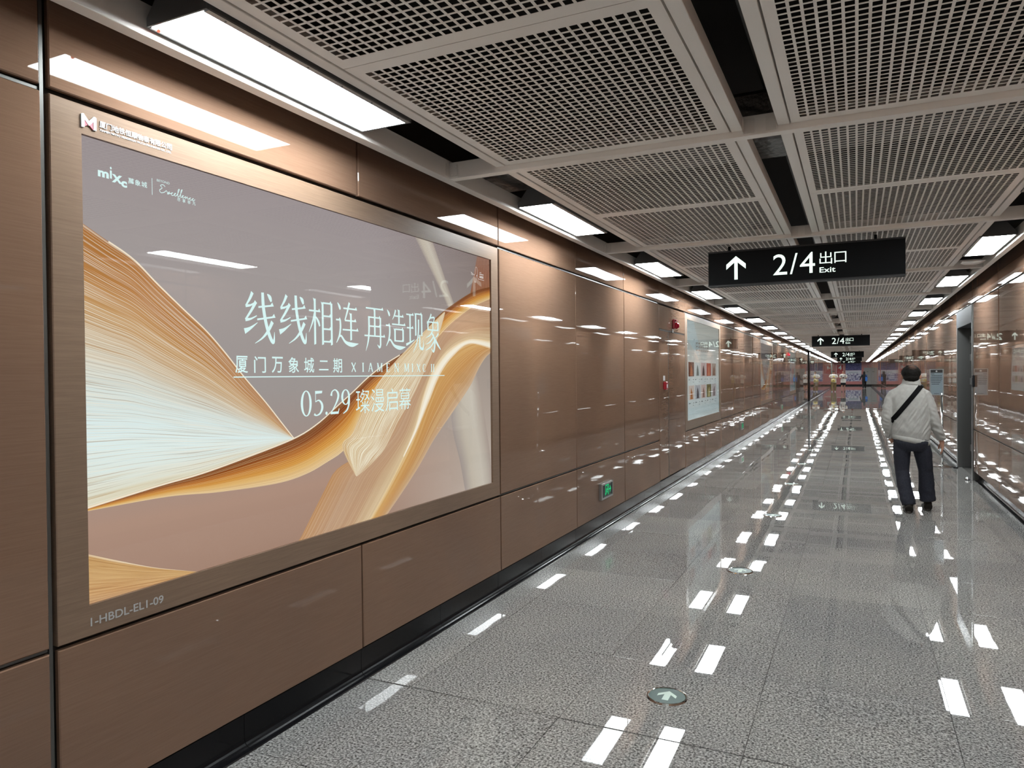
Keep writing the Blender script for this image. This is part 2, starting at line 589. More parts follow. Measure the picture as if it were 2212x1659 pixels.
BW = 0.06
PL = (PITCH_L - BW) / 2 - 0.004
gl = grille_mesh('grille_panel', 1.268, PL)
gr = grille_mesh('grille_panel', 1.253, PL)
NB0, NB1 = -4, 30
rails_x = [(-1.911, -1.855), (-0.568, -0.514), (-0.346, -0.292), (0.982, 1.037)]
def rail_mesh(wd, ht, L):
    V, F = cbx(0, wd, 0, L, 0, ht, 0.002)
    me = bpy.data.meshes.new('rail')
    me.from_pydata(V, [], F)
    me.materials.append(M_RAIL)
    return me
rm = rail_mesh(0.055, 0.07, PITCH_L - BW)
rs = rail_mesh(0.06, 0.115, PITCH_L)
bmV, bmF = cbx(-2.2295, 1.3295, 0, BW, 0, 0.10, 0.002)
bme = bpy.data.meshes.new('cross_beam')
bme.from_pydata(bmV, [], bmF)
bme.materials.append(M_CEIL)
def bracket(sx):
    # angle plate screwed in the corner between side rail and cross beam
    V, F = join(bx(0, 0.055 * sx, -0.0035, -0.0005, 0.012, 0.085) if sx > 0 else bx(-0.055, 0, -0.0035, -0.0005, 0.012, 0.085),
                bx(0.0005, 0.0035, -0.045, -0.0005, 0.012, 0.085) if sx > 0 else bx(-0.0035, -0.0005, -0.045, -0.0005, 0.012, 0.085))
    for x in (0.015, 0.044):
        for z in (0.024, 0.072):
            V, F = join((V, F), cyl((x * sx, -0.0035, z), (x * sx, -0.006, z), 0.004, n=8))
    return V, F
for k in range(NB0, NB1):
    yb = BEAM0 + k * PITCH_L
    link('cross_beam', bme, ceiling, (0, yb, 2.82))
    ys = yb + BW
    for x0, x1 in rails_x:
        link('rail', rm, ceiling, (x0, ys, ZC))
    link('side_rail', rs, ceiling, (-2.29, yb, 2.818))
    link('side_rail', rs, ceiling, (1.33, yb, 2.818))
    for h in range(2):
        link('grille_panel', gl, ceiling, (-1.845, ys + 0.002 + h * (PL + 0.004), ZC + 0.002))
        link('grille_panel', gr, ceiling, (-0.283, ys + 0.002 + h * (PL + 0.004), ZC + 0.002))
    if -1 <= k <= 3:
        for x, sx in ((-2.2295, 1), (1.3295, -1), (-0.512, 1), (-0.348, -1)):
            mk('corner_bracket', *bracket(sx), M_RAIL, ceiling, loc=(x, yb, 2.82))
# services above the open strips
tag(mk('foil_duct', *cbx(-2.40, 1.5, 4.5, 4.95, 3.0, 3.3, 0.03), M_FOIL), 'crumpled silver foil-wrapped duct above the ceiling, past the first cross beam', 'duct')
tag(mk('cable_tray', *join(bx(-0.50, -0.36, 0.5, 60, 3.35, 3.36), bx(-0.50, -0.497, 0.5, 60, 3.35, 3.40), bx(-0.363, -0.36, 0.5, 60, 3.35, 3.40)), M_DSTEEL),
    'dark metal cable tray running above the central open ceiling slot', 'cable tray')

# ------------------------------------------------------------------ ceiling lights
LW, LL = 0.25, 1.19
hp = [(-0.135, 0.0), (0.150, 0.0), (0.150, 0.10), (0.10, 0.125), (-0.06, 0.125), (-0.135, 0.03)]
def light_parts(sx):
    pr = [(x * sx, z) for x, z in hp]
    if sx < 0:
        pr = list(reversed(pr))
    hv = prism_xz(pr, -LL / 2 - 0.004, LL / 2 + 0.004)
    # open underside: drop the faces lying at z=0
    housing = (hv[0], [f for f in hv[1] if not all(abs(hv[0][i][2]) < 1e-6 for i in f)])
    e1 = prism_xz([(x * 1.0, z) for x, z in pr], -LL / 2 - 0.012, -LL / 2 - 0.004)
    e2 = prism_xz([(x * 1.0, z) for x, z in pr], LL / 2 + 0.004, LL / 2 + 0.012)
    diff = cbx(-LW / 2, LW / 2, -LL / 2, LL / 2, 0.0, 0.006, 0.001)
    a, b = (LW / 2 + 0.001, 0.150), (-0.135, -LW / 2 - 0.001)
    if sx < 0:
        a, b = (-0.150, -LW / 2 - 0.001), (LW / 2 + 0.001, 0.135)
    t1 = bx(a[0], a[1], -LL / 2, LL / 2, -0.002, 0.005)
    t2 = bx(b[0], b[1], -LL / 2, LL / 2, -0.002, 0.005)
    scr = []
    sxx = (a[0] + a[1]) / 2
    for i in range(6):
        y = -LL / 2 + 0.08 + i * (LL - 0.16) / 5
        scr.append(cyl((sxx, y, -0.002), (sxx, y, -0.004), 0.004, n=8))
    def me(n, p, m):
        q = bpy.data.meshes.new(n)
        q.from_pydata(p[0], [], p[1])
        q.materials.append(m)
        return q
    return [('housing', me('housing', housing, M_HOUSE)), ('end_plate', me('end_plate', e1, M_HOUSE)), ('end_plate', me('end_plate', e2, M_HOUSE)),
            ('diffuser', me('diffuser', diff, M_LIGHT)), ('trim_strip', me('trim_strip', t1, M_TRIM)), ('trim_strip', me('trim_strip', t2, M_TRIM)),
            ] + [('screw', me('screw', q, M_SCREW)) for q in scr]
lpL, lpR = light_parts(1), light_parts(-1)
for side, xc, parts in (('left', -2.075, lpL), ('right', 1.172, lpR)):
    for k in range(-3, 31):
        yc = LIGHT0 + k * PITCH_L
        if yc > YE - 1:
            continue
        first = 0 if side == 'left' else 2
        if k < first:
            lab = '%s ceiling light panel behind or above the viewer on the %s, counted backwards' % (ordinal(first - k), side)
        else:
            lab = 'lit white ceiling panel, %s from the viewer in the %s row' % (ordinal(k - first + 1), side)
        t = thing('ceiling_light', lab, 'ceiling light', (xc, yc, 2.84), group='ceiling lights along the %s wall' % side)
        for n, me in parts:
            if n == 'screw' and not (0 <= k < 4):
                continue
            o = link(n, me, t)
        if side == 'left' and k == 0:
            led = mk('indicator_lamp', *lathe([(0.004, 0.0), (0.007, -0.004), (0.004, -0.008)], 12), emat('indicator_red', (1.0, 0.05, 0.03), 6.0), t, loc=(-0.115, -LL / 2 + 0.02, -0.001))

# ------------------------------------------------------------------ lettering
_txt = {}
def text_vf(body, size=1.0, bold=0.0, shear=0.0):
    """(verts 2-D, faces, width, height): flat lettering with its lower-left corner at 0,0 and given height of the ink"""
    key = (body, round(bold, 4), round(shear, 3))
    if key not in _txt:
        c = bpy.data.curves.new('lettering', 'FONT')
        c.body = body
        c.offset = bold
        c.shear = shear
        c.resolution_u = 4
        o = bpy.data.objects.new('lettering', c)
        COL.objects.link(o)
        me = bpy.data.meshes.new_from_object(o.evaluated_get(bpy.context.evaluated_depsgraph_get()))
        V = [(v.co.x, v.co.y) for v in me.vertices]
        F = [tuple(p.vertices) for p in me.polygons]
        bpy.data.objects.remove(o)
        bpy.data.meshes.remove(me)
        bpy.data.curves.remove(c)
        _txt[key] = (V, F)
    V, F = _txt[key]
    x0, y0 = min(v[0] for v in V), min(v[1] for v in V)
    h = max(v[1] for v in V) - y0
    s = size / h
    V = [((v[0] - x0) * s, (v[1] - y0) * s) for v in V]
    return V, F, max(v[0] for v in V), size

def fit(body, w, h, bold=0.0, shear=0.0):
    V, F, tw, th = text_vf(body, h, bold, shear)
    return [(x * w / tw, y) for x, y in V], F

def flat(parts):
    V, F = [], []
    for v, f in parts:
        n = len(V)
        V += v
        F += [tuple(i + n for i in q) for q in f]
    return V, F

def at2(p, dx, dy):
    return [(x + dx, y + dy) for x, y in p[0]], p[1]

def stroke(pts, close=False):
    """polyline of (x, y, width) -> ribbon quads"""
    V, F = [], []
    n = len(pts)
    for i in range(n):
        a, b = pts[max(i - 1, 0)], pts[min(i + 1, n - 1)]
        dx, dy = b[0] - a[0], b[1] - a[1]
        l = math.hypot(dx, dy) or 1
        nx, ny = -dy / l, dx / l
        w = pts[i][2] / 2
        V += [(pts[i][0] + nx * w, pts[i][1] + ny * w), (pts[i][0] - nx * w, pts[i][1] - ny * w)]
    F = [(2 * i, 2 * i + 1, 2 * i + 3, 2 * i + 2) for i in range(n - 1)]
    return V, F

def spl(pts, n=6):
    """Catmull-Rom through points of any dimension"""
    out = []
    P = [pts[0]] + list(pts) + [pts[-1]]
    for i in range(1, len(P) - 2):
        for k in range(n):
            t = k / n
            out.append(tuple(0.5 * ((2 * b) + (-a + c) * t + (2 * a - 5 * b + 4 * c - d) * t * t + (-a + 3 * b - 3 * c + d) * t ** 3)
                             for a, b, c, d in zip(P[i - 1], P[i], P[i + 1], P[i + 2])))
    out.append(tuple(pts[-1]))
    return out

# brush-serif characters on a 100 x 100 body
def _h(x0, x1, y, y1=None, t=3.6):
    y1 = y if y1 is None else y1
    return [([(x0, y - t / 2), (x1, y1 - t / 2), (x1, y1 + t / 2), (x0, y + t / 2)], [(0, 1, 2, 3)]),
            ([(x1 - 9, y1), (x1 + 2, y1 - t / 2), (x1 - 3, y1 + 6)], [(0, 1, 2)])]
def _v(x, y0, y1, t=7.5):
    return [([(x - t / 2, y1), (x + t / 2, y1 + 2), (x + t / 2, y0), (x - t / 2, y0)], [(3, 2, 1, 0)]),
            ([(x - t / 2 - 3, y0 + 2), (x + t / 2, y0 - 4), (x - t / 2, y0 - 6)], [(0, 2, 1)])]
def _s(*p, n=5):
    return [stroke(spl(list(p), n))]
def _box(x0, x1, y0, y1):
    return _v(x0, y1, y0) + _h(x0, x1, y1 - 1) + _v(x1, y1, y0)
WALK = _s((10, 95, 2), (18, 86, 8), (21, 80, 5)) + _h(3, 22, 57) + _s((20, 58, 6), (21, 40, 7), (16, 22, 6), (4, 6, 2)) + _s((8, 12, 2), (22, 22, 5), (42, 8, 7), (70, 3, 10), (98, 6, 1))
SILK = _s((30, 97, 8), (22, 84, 6), (10, 70, 3)) + _s((10, 70, 6), (24, 72, 4), (40, 79, 3)) + _s((40, 80, 8), (26, 62, 6), (9, 44, 4)) + _s((9, 44, 7), (24, 46, 4), (42, 53, 2)) + _s((6, 22, 11), (22, 28, 6), (44, 40, 1))
GLYPH = {
    '线': SILK + _h(47, 92, 70, 76) + _h(43, 97, 46, 54) + _s((60, 99, 8), (62, 70, 9), (70, 38, 9), (82, 12, 9), (92, 4, 7), (95, 24, 1)) + _s((89, 44, 9), (76, 26, 7), (58, 11, 4), (36, 0, 1)) + _s((74, 97, 2), (82, 91, 9), (86, 83, 5)),
    '相': _h(3, 45, 72) + _v(25, 98, 0) + _s((25, 70, 6), (16, 48, 5), (2, 26, 1)) + _s((28, 60, 3), (38, 50, 7), (43, 40, 5)) + _box(55, 90, 0, 92) + _h(55, 88, 63) + _h(55, 88, 35) + _h(55, 88, 8),
    '连': WALK + _h(34, 92, 84) + _s((60, 98, 7), (50, 76, 6), (40, 57, 4)) + _h(40, 88, 57) + _h(30, 97, 36) + _v(66, 74, 12),
    '再': _h(8, 92, 93) + _s((22, 74, 8), (22, 40, 8), (17, 14, 6), (6, -8, 1)) + _h(22, 78, 72) + _v(78, 73, 4) + _s((78, 6, 7), (72, 2, 6), (62, 8, 1)) + _h(22, 78, 51) + _h(0, 100, 28) + _v(50, 92, 28),
    '造': WALK + _s((50, 97, 6), (44, 84, 5), (34, 72, 1)) + _h(46, 88, 82) + _v(66, 98, 62) + _h(32, 97, 61) + _box(46, 86, 18, 50) + _h(46, 86, 20),
    '现': _h(3, 42, 90) + _h(6, 40, 56) + _s((1, 12, 7), (22, 18, 5), (46, 26, 2)) + _v(23, 90, 16) + _box(54, 88, 36, 95) + _s((70, 80, 7), (69, 50, 7), (60, 20, 5), (38, -8, 1)) + _s((76, 40, 7), (76, 12, 7), (82, 5, 7), (95, 5, 7), (97, 26, 1)),
    '象': _s((42, 99, 6), (32, 86, 5), (14, 72, 1)) + _s((36, 88, 4), (60, 90, 5), (54, 77, 4)) + _box(22, 82, 54, 78) + _h(22, 82, 56) + _v(51, 78, 55, 6) + _s((50, 55, 5), (34, 42, 4), (10, 34, 1)) + _s((42, 48, 5), (56, 38, 7), (62, 18, 8), (54, -2, 7), (40, 6, 1)) + _s((54, 38, 5), (34, 24, 4), (8, 16, 1)) + _s((58, 26, 5), (36, 10, 4), (6, 0, 1)) + _s((84, 48, 6), (74, 40, 4), (64, 36, 1)) + _s((60, 36, 4), (76, 20, 8), (98, 4, 3)),
}
def _ring(cx, cy, rx, ry, wt, wn, n=36):
    V, F = [], []
    for i in range(n):
        an = 2 * math.pi * i / n
        V += [(cx + rx * math.cos(an), cy + ry * math.sin(an)), (cx + (rx - wt) * math.cos(an), cy + (ry - wn) * math.sin(an))]
    for i in range(n):
        j = (i + 1) % n
        F.append((2 * i, 2 * j, 2 * j + 1, 2 * i + 1))
    return [(V, F)]
def _disc(cx, cy, r, n=20):
    return [([(cx + r * math.cos(2 * math.pi * i / n), cy + r * math.sin(2 * math.pi * i / n)) for i in range(n)], [tuple(range(n))])]
DIGIT = {
    '0': (62, _ring(30, 50, 29, 51, 12, 4)),
    '5': (60, _s((16, 97, 3), (16, 56, 3), n=2) + [([(14, 86), (52, 88), (54, 98), (14, 98)], [(0, 1, 2, 3)])] + _s((15, 54, 3), (34, 60, 6), (50, 46, 11), (52, 26, 12), (40, 7, 8), (20, 0, 5), (8, 6, 10))),
    '.': (30, _disc(14, 6, 6.5)),
    '2': (64, _s((10, 76, 12), (16, 93, 6), (34, 100, 5), (50, 86, 11), (50, 66, 11), (34, 38, 7), (8, 6, 4)) + [([(4, 0), (52, 0), (58, 22), (54, 22), (49, 10), (8, 10)], [(0, 1, 2, 3, 4, 5)])]),
    '9': (62, _ring(30, 68, 27, 33, 12, 4) + _s((51, 66, 11), (50, 40, 10), (38, 14, 8), (14, -1, 3))),
}
def _sv(x, y0=0, y1=100, t=19):
    t = max(t, 10)
    return [([(x - t / 2, y0), (x + t / 2, y0), (x + t / 2, y1), (x - t / 2, y1)], [(0, 1, 2, 3)]), ([(x - t / 2 - 8, y0), (x + t / 2 + 8, y0), (x + t / 2 + 8, y0 + 4), (x - t / 2 - 8, y0 + 4)], [(0, 1, 2, 3)]),
            ([(x - t / 2 - 8, y1 - 4), (x + t / 2 + 8, y1 - 4), (x + t / 2 + 8, y1), (x - t / 2 - 8, y1)], [(0, 1, 2, 3)])]
def _d(x0, y0, x1, y1, t):
    t = max(t, 10)
    return [stroke([(x0, y0, t), (x1, y1, t)])]
LATIN = {
    'X': _d(10, 100, 70, 0, 15) + _d(70, 100, 10, 0, 5), 'I': _sv(40), 'A': _d(38, 100, 8, 0, 5) + _d(40, 100, 72, 0, 15) + _h(20, 58, 34, t=4),
    'M': _sv(8, t=5) + _d(8, 100, 42, 6, 13) + _d(42, 6, 76, 100, 5) + _sv(78, t=14), 'E': _sv(18) + [([(18, 0), (64, 0), (66, 24), (60, 5), (18, 5)], [(0, 1, 2, 3, 4)]), ([(18, 100), (18, 95), (58, 95), (62, 78), (64, 100)], [(0, 1, 2, 3, 4)])] + _h(18, 48, 52, t=5),
    'N': _sv(10, t=5) + _d(10, 100, 70, 0, 15) + _sv(70, t=5), 'C': _s((66, 76, 4), (58, 92, 6), (40, 99, 5), (20, 84, 12), (12, 50, 15), (20, 16, 12), (42, 1, 5), (60, 8, 5), (68, 26, 3)),
}
def glyph(parts, x, y, w, h):
    V, F = flat(parts)
    return [(x + px * w / 100.0, y + py * h / 100.0) for px, py in V], F

def to_wall(p, xoff, mat, name, parent, y0=0.0, z0=0.0):
    """2-D (y, z) shapes put on the plane x = xoff facing +x"""
    V = [(xoff, y0 + a, z0 + b) for a, b in p[0]]
    return mk(name, V, p[1], mat, parent)

def solid_wall(p, x0, x1, mat, name, parent, y0=0.0, z0=0.0):
    """2-D faces given a thickness"""
    n = len(p[0])
    V = [(x1, y0 + a, z0 + b) for a, b in p[0]] + [(x0, y0 + a, z0 + b) for a, b in p[0]]
    F = list(p[1]) + [tuple(i + n for i in reversed(f)) for f in p[1]]
    ec = {}
    for f in p[1]:
        for a, b in zip(f, f[1:] + f[:1]):
            ec[(a, b)] = 1
    for a, b in list(ec):
        if (b, a) not in ec:
            F.append((b, a, a + n, b + n))
    return mk(name, V, F, mat, parent)

# ------------------------------------------------------------------ advertisement light boxes
def strand_mat(name, stops, sx, sy, amt, seed, light=(1, 1, 1), dark=None, thr=(0.45, 0.6), strength=1.0, wob=0.04):
    m = bpy.data.materials.new(name)
    m.use_nodes = True
    m.node_tree.nodes.clear()
    out = nd(m, 'ShaderNodeOutputMaterial')
    em = nd(m, 'ShaderNodeEmission')
    em.inputs[1].default_value = strength
    uv = nd(m, 'ShaderNodeUVMap')
    sep = nd(m, 'ShaderNodeSeparateXYZ')
    lk(m, uv.outputs[0], sep.inputs[0])
    mp = nd(m, 'ShaderNodeMapping')
    mp.inputs['Scale'].default_value = (sx, sy, 1)
    mp.inputs['Location'].default_value = (seed * 3.7, seed * 1.3, seed)
    lk(m, uv.outputs[0], mp.inputs[0])
    n = nd(m, 'ShaderNodeTexNoise')
    n.inputs['Scale'].default_value = 1.0
    n.inputs['Detail'].default_value = 3.0
    lk(m, mp.outputs[0], n.inputs['Vector'])
    n2 = nd(m, 'ShaderNodeTexNoise')
    n2.inputs['Scale'].default_value = 1.0
    n2.inputs['Detail'].default_value = 1.0
    mp2 = nd(m, 'ShaderNodeMapping')
    mp2.inputs['Scale'].default_value = (sx * 0.6, sy * 0.16, 1)
    mp2.inputs['Location'].default_value = (seed, seed * 2.1, 0)
    lk(m, uv.outputs[0], mp2.inputs[0])
    lk(m, mp2.outputs[0], n2.inputs['Vector'])
    wb = nd(m, 'ShaderNodeMath', operation='MULTIPLY_ADD')
    lk(m, n2.outputs['Fac'], wb.inputs[0])
    wb.inputs[1].default_value = wob * 4
    sub = nd(m, 'ShaderNodeMath', operation='SUBTRACT')
    lk(m, sep.outputs['Y'], sub.inputs[0])
    sub.inputs[1].default_value = wob * 2
    lk(m, sub.outputs[0], wb.inputs[2])
    r = ramp(m, stops)
    lk(m, wb.outputs[0], r.inputs[0])
    mr = nd(m, 'ShaderNodeMapRange')
    mr.inputs['From Min'].default_value = thr[0]
    mr.inputs['From Max'].default_value = thr[1]
    mr.inputs['To Max'].default_value = amt
    lk(m, n.outputs['Fac'], mr.inputs['Value'])
    mx = nd(m, 'ShaderNodeMixRGB')
    lk(m, mr.outputs[0], mx.inputs[0])
    lk(m, r.outputs[0], mx.inputs[1])
    mx.inputs[2].default_value = tuple(light[:3]) + (1,)
    last = mx
    if dark:
        mr2 = nd(m, 'ShaderNodeMapRange')
        mr2.inputs['From Min'].default_value = 0.44
        mr2.inputs['From Max'].default_value = 0.36
        mr2.inputs['To Max'].default_value = amt * 0.9
        lk(m, n.outputs['Fac'], mr2.inputs['Value'])
        mx2 = nd(m, 'ShaderNodeMixRGB')
        lk(m, mr2.outputs[0], mx2.inputs[0])
        lk(m, mx.outputs[0], mx2.inputs[1])
        mx2.inputs[2].default_value = tuple(dark[:3]) + (1,)
        last = mx2
    lk(m, last.outputs[0], em.inputs[0])
    lk(m, em.outputs[0], out.inputs[0])
    return m

def resample(c, n):
    P = spl(c, 8)
    L = [0.0]
    for a, b in zip(P, P[1:]):
        L.append(L[-1] + math.hypot(b[0] - a[0], b[1] - a[1]))
    out, k = [], 0
    for i in range(n):
        t = L[-1] * i / (n - 1)
        while k < len(L) - 2 and L[k + 1] < t:
            k += 1
        f = (t - L[k]) / ((L[k + 1] - L[k]) or 1)
        out.append((P[k][0] + (P[k + 1][0] - P[k][0]) * f, P[k][1] + (P[k + 1][1] - P[k][1]) * f))
    return out

def ribbon(name, A, B, mat, parent, x, nu=60, nv=8, box=None):
    a, b = resample(A, nu), resample(B, nu)
    V, uv, F = [], [], []
    for i in range(nu):
        for j in range(nv + 1):
            t = j / nv
            y, z = a[i][0] + (b[i][0] - a[i][0]) * t, a[i][1] + (b[i][1] - a[i][1]) * t
            if box:
                y, z = min(max(y, box[0]), box[1]), min(max(z, box[2]), box[3])
            V.append((x, y, z))
            uv.append((i / (nu - 1), t))
    for i in range(nu - 1):
        for j in range(nv):
            q = i * (nv + 1) + j
            f = (q, q + 1, q + nv + 2, q + nv + 1)
            e1 = Vector(V[f[1]]) - Vector(V[f[0]])
            e2 = Vector(V[f[3]]) - Vector(V[f[0]])
            F.append(f if e1.cross(e2).x > 0 else tuple(reversed(f)))
    return mk(name, V, F, mat, parent, uv=uv)

def frame_ring(y0, y1, z0, z1, a0, a1, b0, b1, depth=0.03, c=0.003):
    """flat frame: outer rectangle y0..y1, z0..z1 and opening a0..a1, b0..b1, front at x = 0"""
    def rect(x, p, q, r, s):
        return [(x, p, r), (x, q, r), (x, q, s), (x, p, s)]
    V = rect(-depth, y0, y1, z0, z1) + rect(-c, y0, y1, z0, z1) + rect(0, y0 + c, y1 - c, z0 + c, z1 - c) + rect(0, a0, a1, b0, b1) + rect(-depth, a0, a1, b0, b1)
    F = []
    for k in range(4):
        for i in range(4):
            j = (i + 1) % 4
            F.append((k * 4 + i, k * 4 + j, k * 4 + 4 + j, k * 4 + 4 + i))
    return V, F

def print_back(name, mat, parent, x, y0, y1, z0, z1):
    V = [(x, y0, z0), (x, y1, z0), (x, y1, z1), (x, y0, z1)]
    return mk(name, V, [(0, 1, 2, 3)], mat, parent, uv=[(0, 0), (1, 0), (1, 1), (0, 1)])

def art_bg():
    m = bpy.data.materials.new('advert_backdrop')
    m.use_nodes = True
    m.node_tree.nodes.clear()
    out = nd(m, 'ShaderNodeOutputMaterial')
    em = nd(m, 'ShaderNodeEmission')
    uv = nd(m, 'ShaderNodeUVMap')
    sep = nd(m, 'ShaderNodeSeparateXYZ')
    lk(m, uv.outputs[0], sep.inputs[0])
    r = ramp(m, [(0.0, rgb(168, 136, 118)), (0.16, rgb(180, 148, 130)), (0.30, rgb(166, 150, 142)), (0.45, rgb(163, 156, 153)), (0.75, rgb(168, 160, 158)), (1.0, rgb(162, 152, 153))])
    lk(m, sep.outputs['Y'], r.inputs[0])
    r2 = ramp(m, [(0.0, rgb(200, 186, 174)), (0.5, rgb(172, 160, 150)), (1.0, rgb(140, 126, 122))])
    lk(m, sep.outputs['Y'], r2.inputs[0])
    mr = nd(m, 'ShaderNodeMapRange')
    mr.inputs['From Min'].default_value = 0.55
    mr.inputs['From Max'].default_value = 0.95
    lk(m, sep.outputs['X'], mr.inputs['Value'])
    mx = nd(m, 'ShaderNodeMixRGB')
    lk(m, mr.outputs[0], mx.inputs[0])
    lk(m, r.outputs[0], mx.inputs[1])
    lk(m, r2.outputs[0], mx.inputs[2])
    lk(m, mx.outputs[0], em.inputs[0])
    em.inputs[1].default_value = 0.95
    lk(m, em.outputs[0], out.inputs[0])
    return m

M_BG = art_bg()
M_FAN = strand_mat('advert_fan', [(0.0, rgb(172, 112, 54)), (0.16, rgb(184, 128, 70)), (0.28, rgb(200, 158, 106)), (0.42, rgb(212, 196, 170)), (0.56, rgb(216, 226, 220)), (0.75, rgb(224, 244, 244)), (0.9, rgb(226, 236, 228)), (1.0, rgb(222, 212, 180))],
                   1.6, 210, 0.6, 1.0, rgb(236, 232, 216), rgb(170, 124, 70), thr=(0.49, 0.62))
M_GOLD = strand_mat('advert_gold_ribbon', [(0.0, rgb(104, 44, 18)), (0.2, rgb(126, 56, 20)), (0.4, rgb(184, 108, 36)), (0.6, rgb(214, 150, 62)), (0.8, rgb(226, 184, 116)), (1.0, rgb(232, 204, 160))],
                    1.6, 90, 0.55, 2.0, rgb(242, 212, 152), rgb(150, 78, 22), thr=(0.5, 0.66))
M_CREAM = strand_mat('advert_cream_ribbon', [(0.0, rgb(206, 164, 104)), (0.3, rgb(218, 196, 156)), (0.7, rgb(214, 190, 156)), (1.0, rgb(202, 168, 130))],
                     5.0, 95, 0.85, 3.0, rgb(250, 244, 220), rgb(196, 152, 96), thr=(0.47, 0.57))
M_TAN = strand_mat('advert_tan_sheet', [(0.0, rgb(190, 142, 96)), (0.35, rgb(190, 154, 124)), (0.7, rgb(190, 152, 118)), (1.0, rgb(220, 196, 156))],
                   1.4, 120, 0.5, 4.0, rgb(232, 210, 178), rgb(176, 128, 82), thr=(0.5, 0.66))
M_AMBER = strand_mat('advert_amber_band', [(0.0, rgb(238, 216, 170)), (0.2, rgb(212, 164, 98)), (0.5, rgb(202, 150, 90)), (0.8, rgb(198, 156, 110)), (1.0, rgb(206, 178, 150))],
                     1.6, 80, 0.5, 5.0, rgb(240, 214, 160), rgb(172, 112, 56), thr=(0.52, 0.68))
M_HILITE = strand_mat('advert_highlight', [(0.0, rgb(228, 196, 140)), (0.4, rgb(250, 242, 220)), (0.7, rgb(250, 244, 226)), (1.0, rgb(222, 182, 120))], 3.0, 14, 0.4, 6.0, rgb(255, 250, 236), None)
M_ARC = strand_mat('advert_light_arc', [(0.0, rgb(164, 152, 146)), (0.3, rgb(198, 188, 172)), (0.65, rgb(204, 196, 182)), (1.0, rgb(172, 158, 148))], 1.5, 3, 0.1, 7.0, rgb(210, 204, 190), None, wob=0.01)
M_BROWN = strand_mat('advert_brown_corner', [(0.0, rgb(150, 112, 96)), (0.5, rgb(150, 104, 84)), (1.0, rgb(156, 104, 74))], 30, 2, 0.4, 8.0, rgb(176, 128, 104), rgb(128, 88, 72))
M_WAVE = strand_mat('advert_corner_wave', [(0.0, rgb(240, 226, 200)), (0.04, rgb(196, 152, 96)), (0.4, rgb(200, 158, 104)), (0.75, rgb(196, 148, 98)), (1.0, rgb(186, 144, 110))], 2.0, 26, 0.5, 9.0, rgb(222, 186, 132), rgb(164, 118, 72))
M_EDGE = emat('advert_edge_line', rgb(244, 230, 206), 1.0)
M_ADTXT = emat('advert_pale_lettering', rgb(222, 252, 250), 1.0)

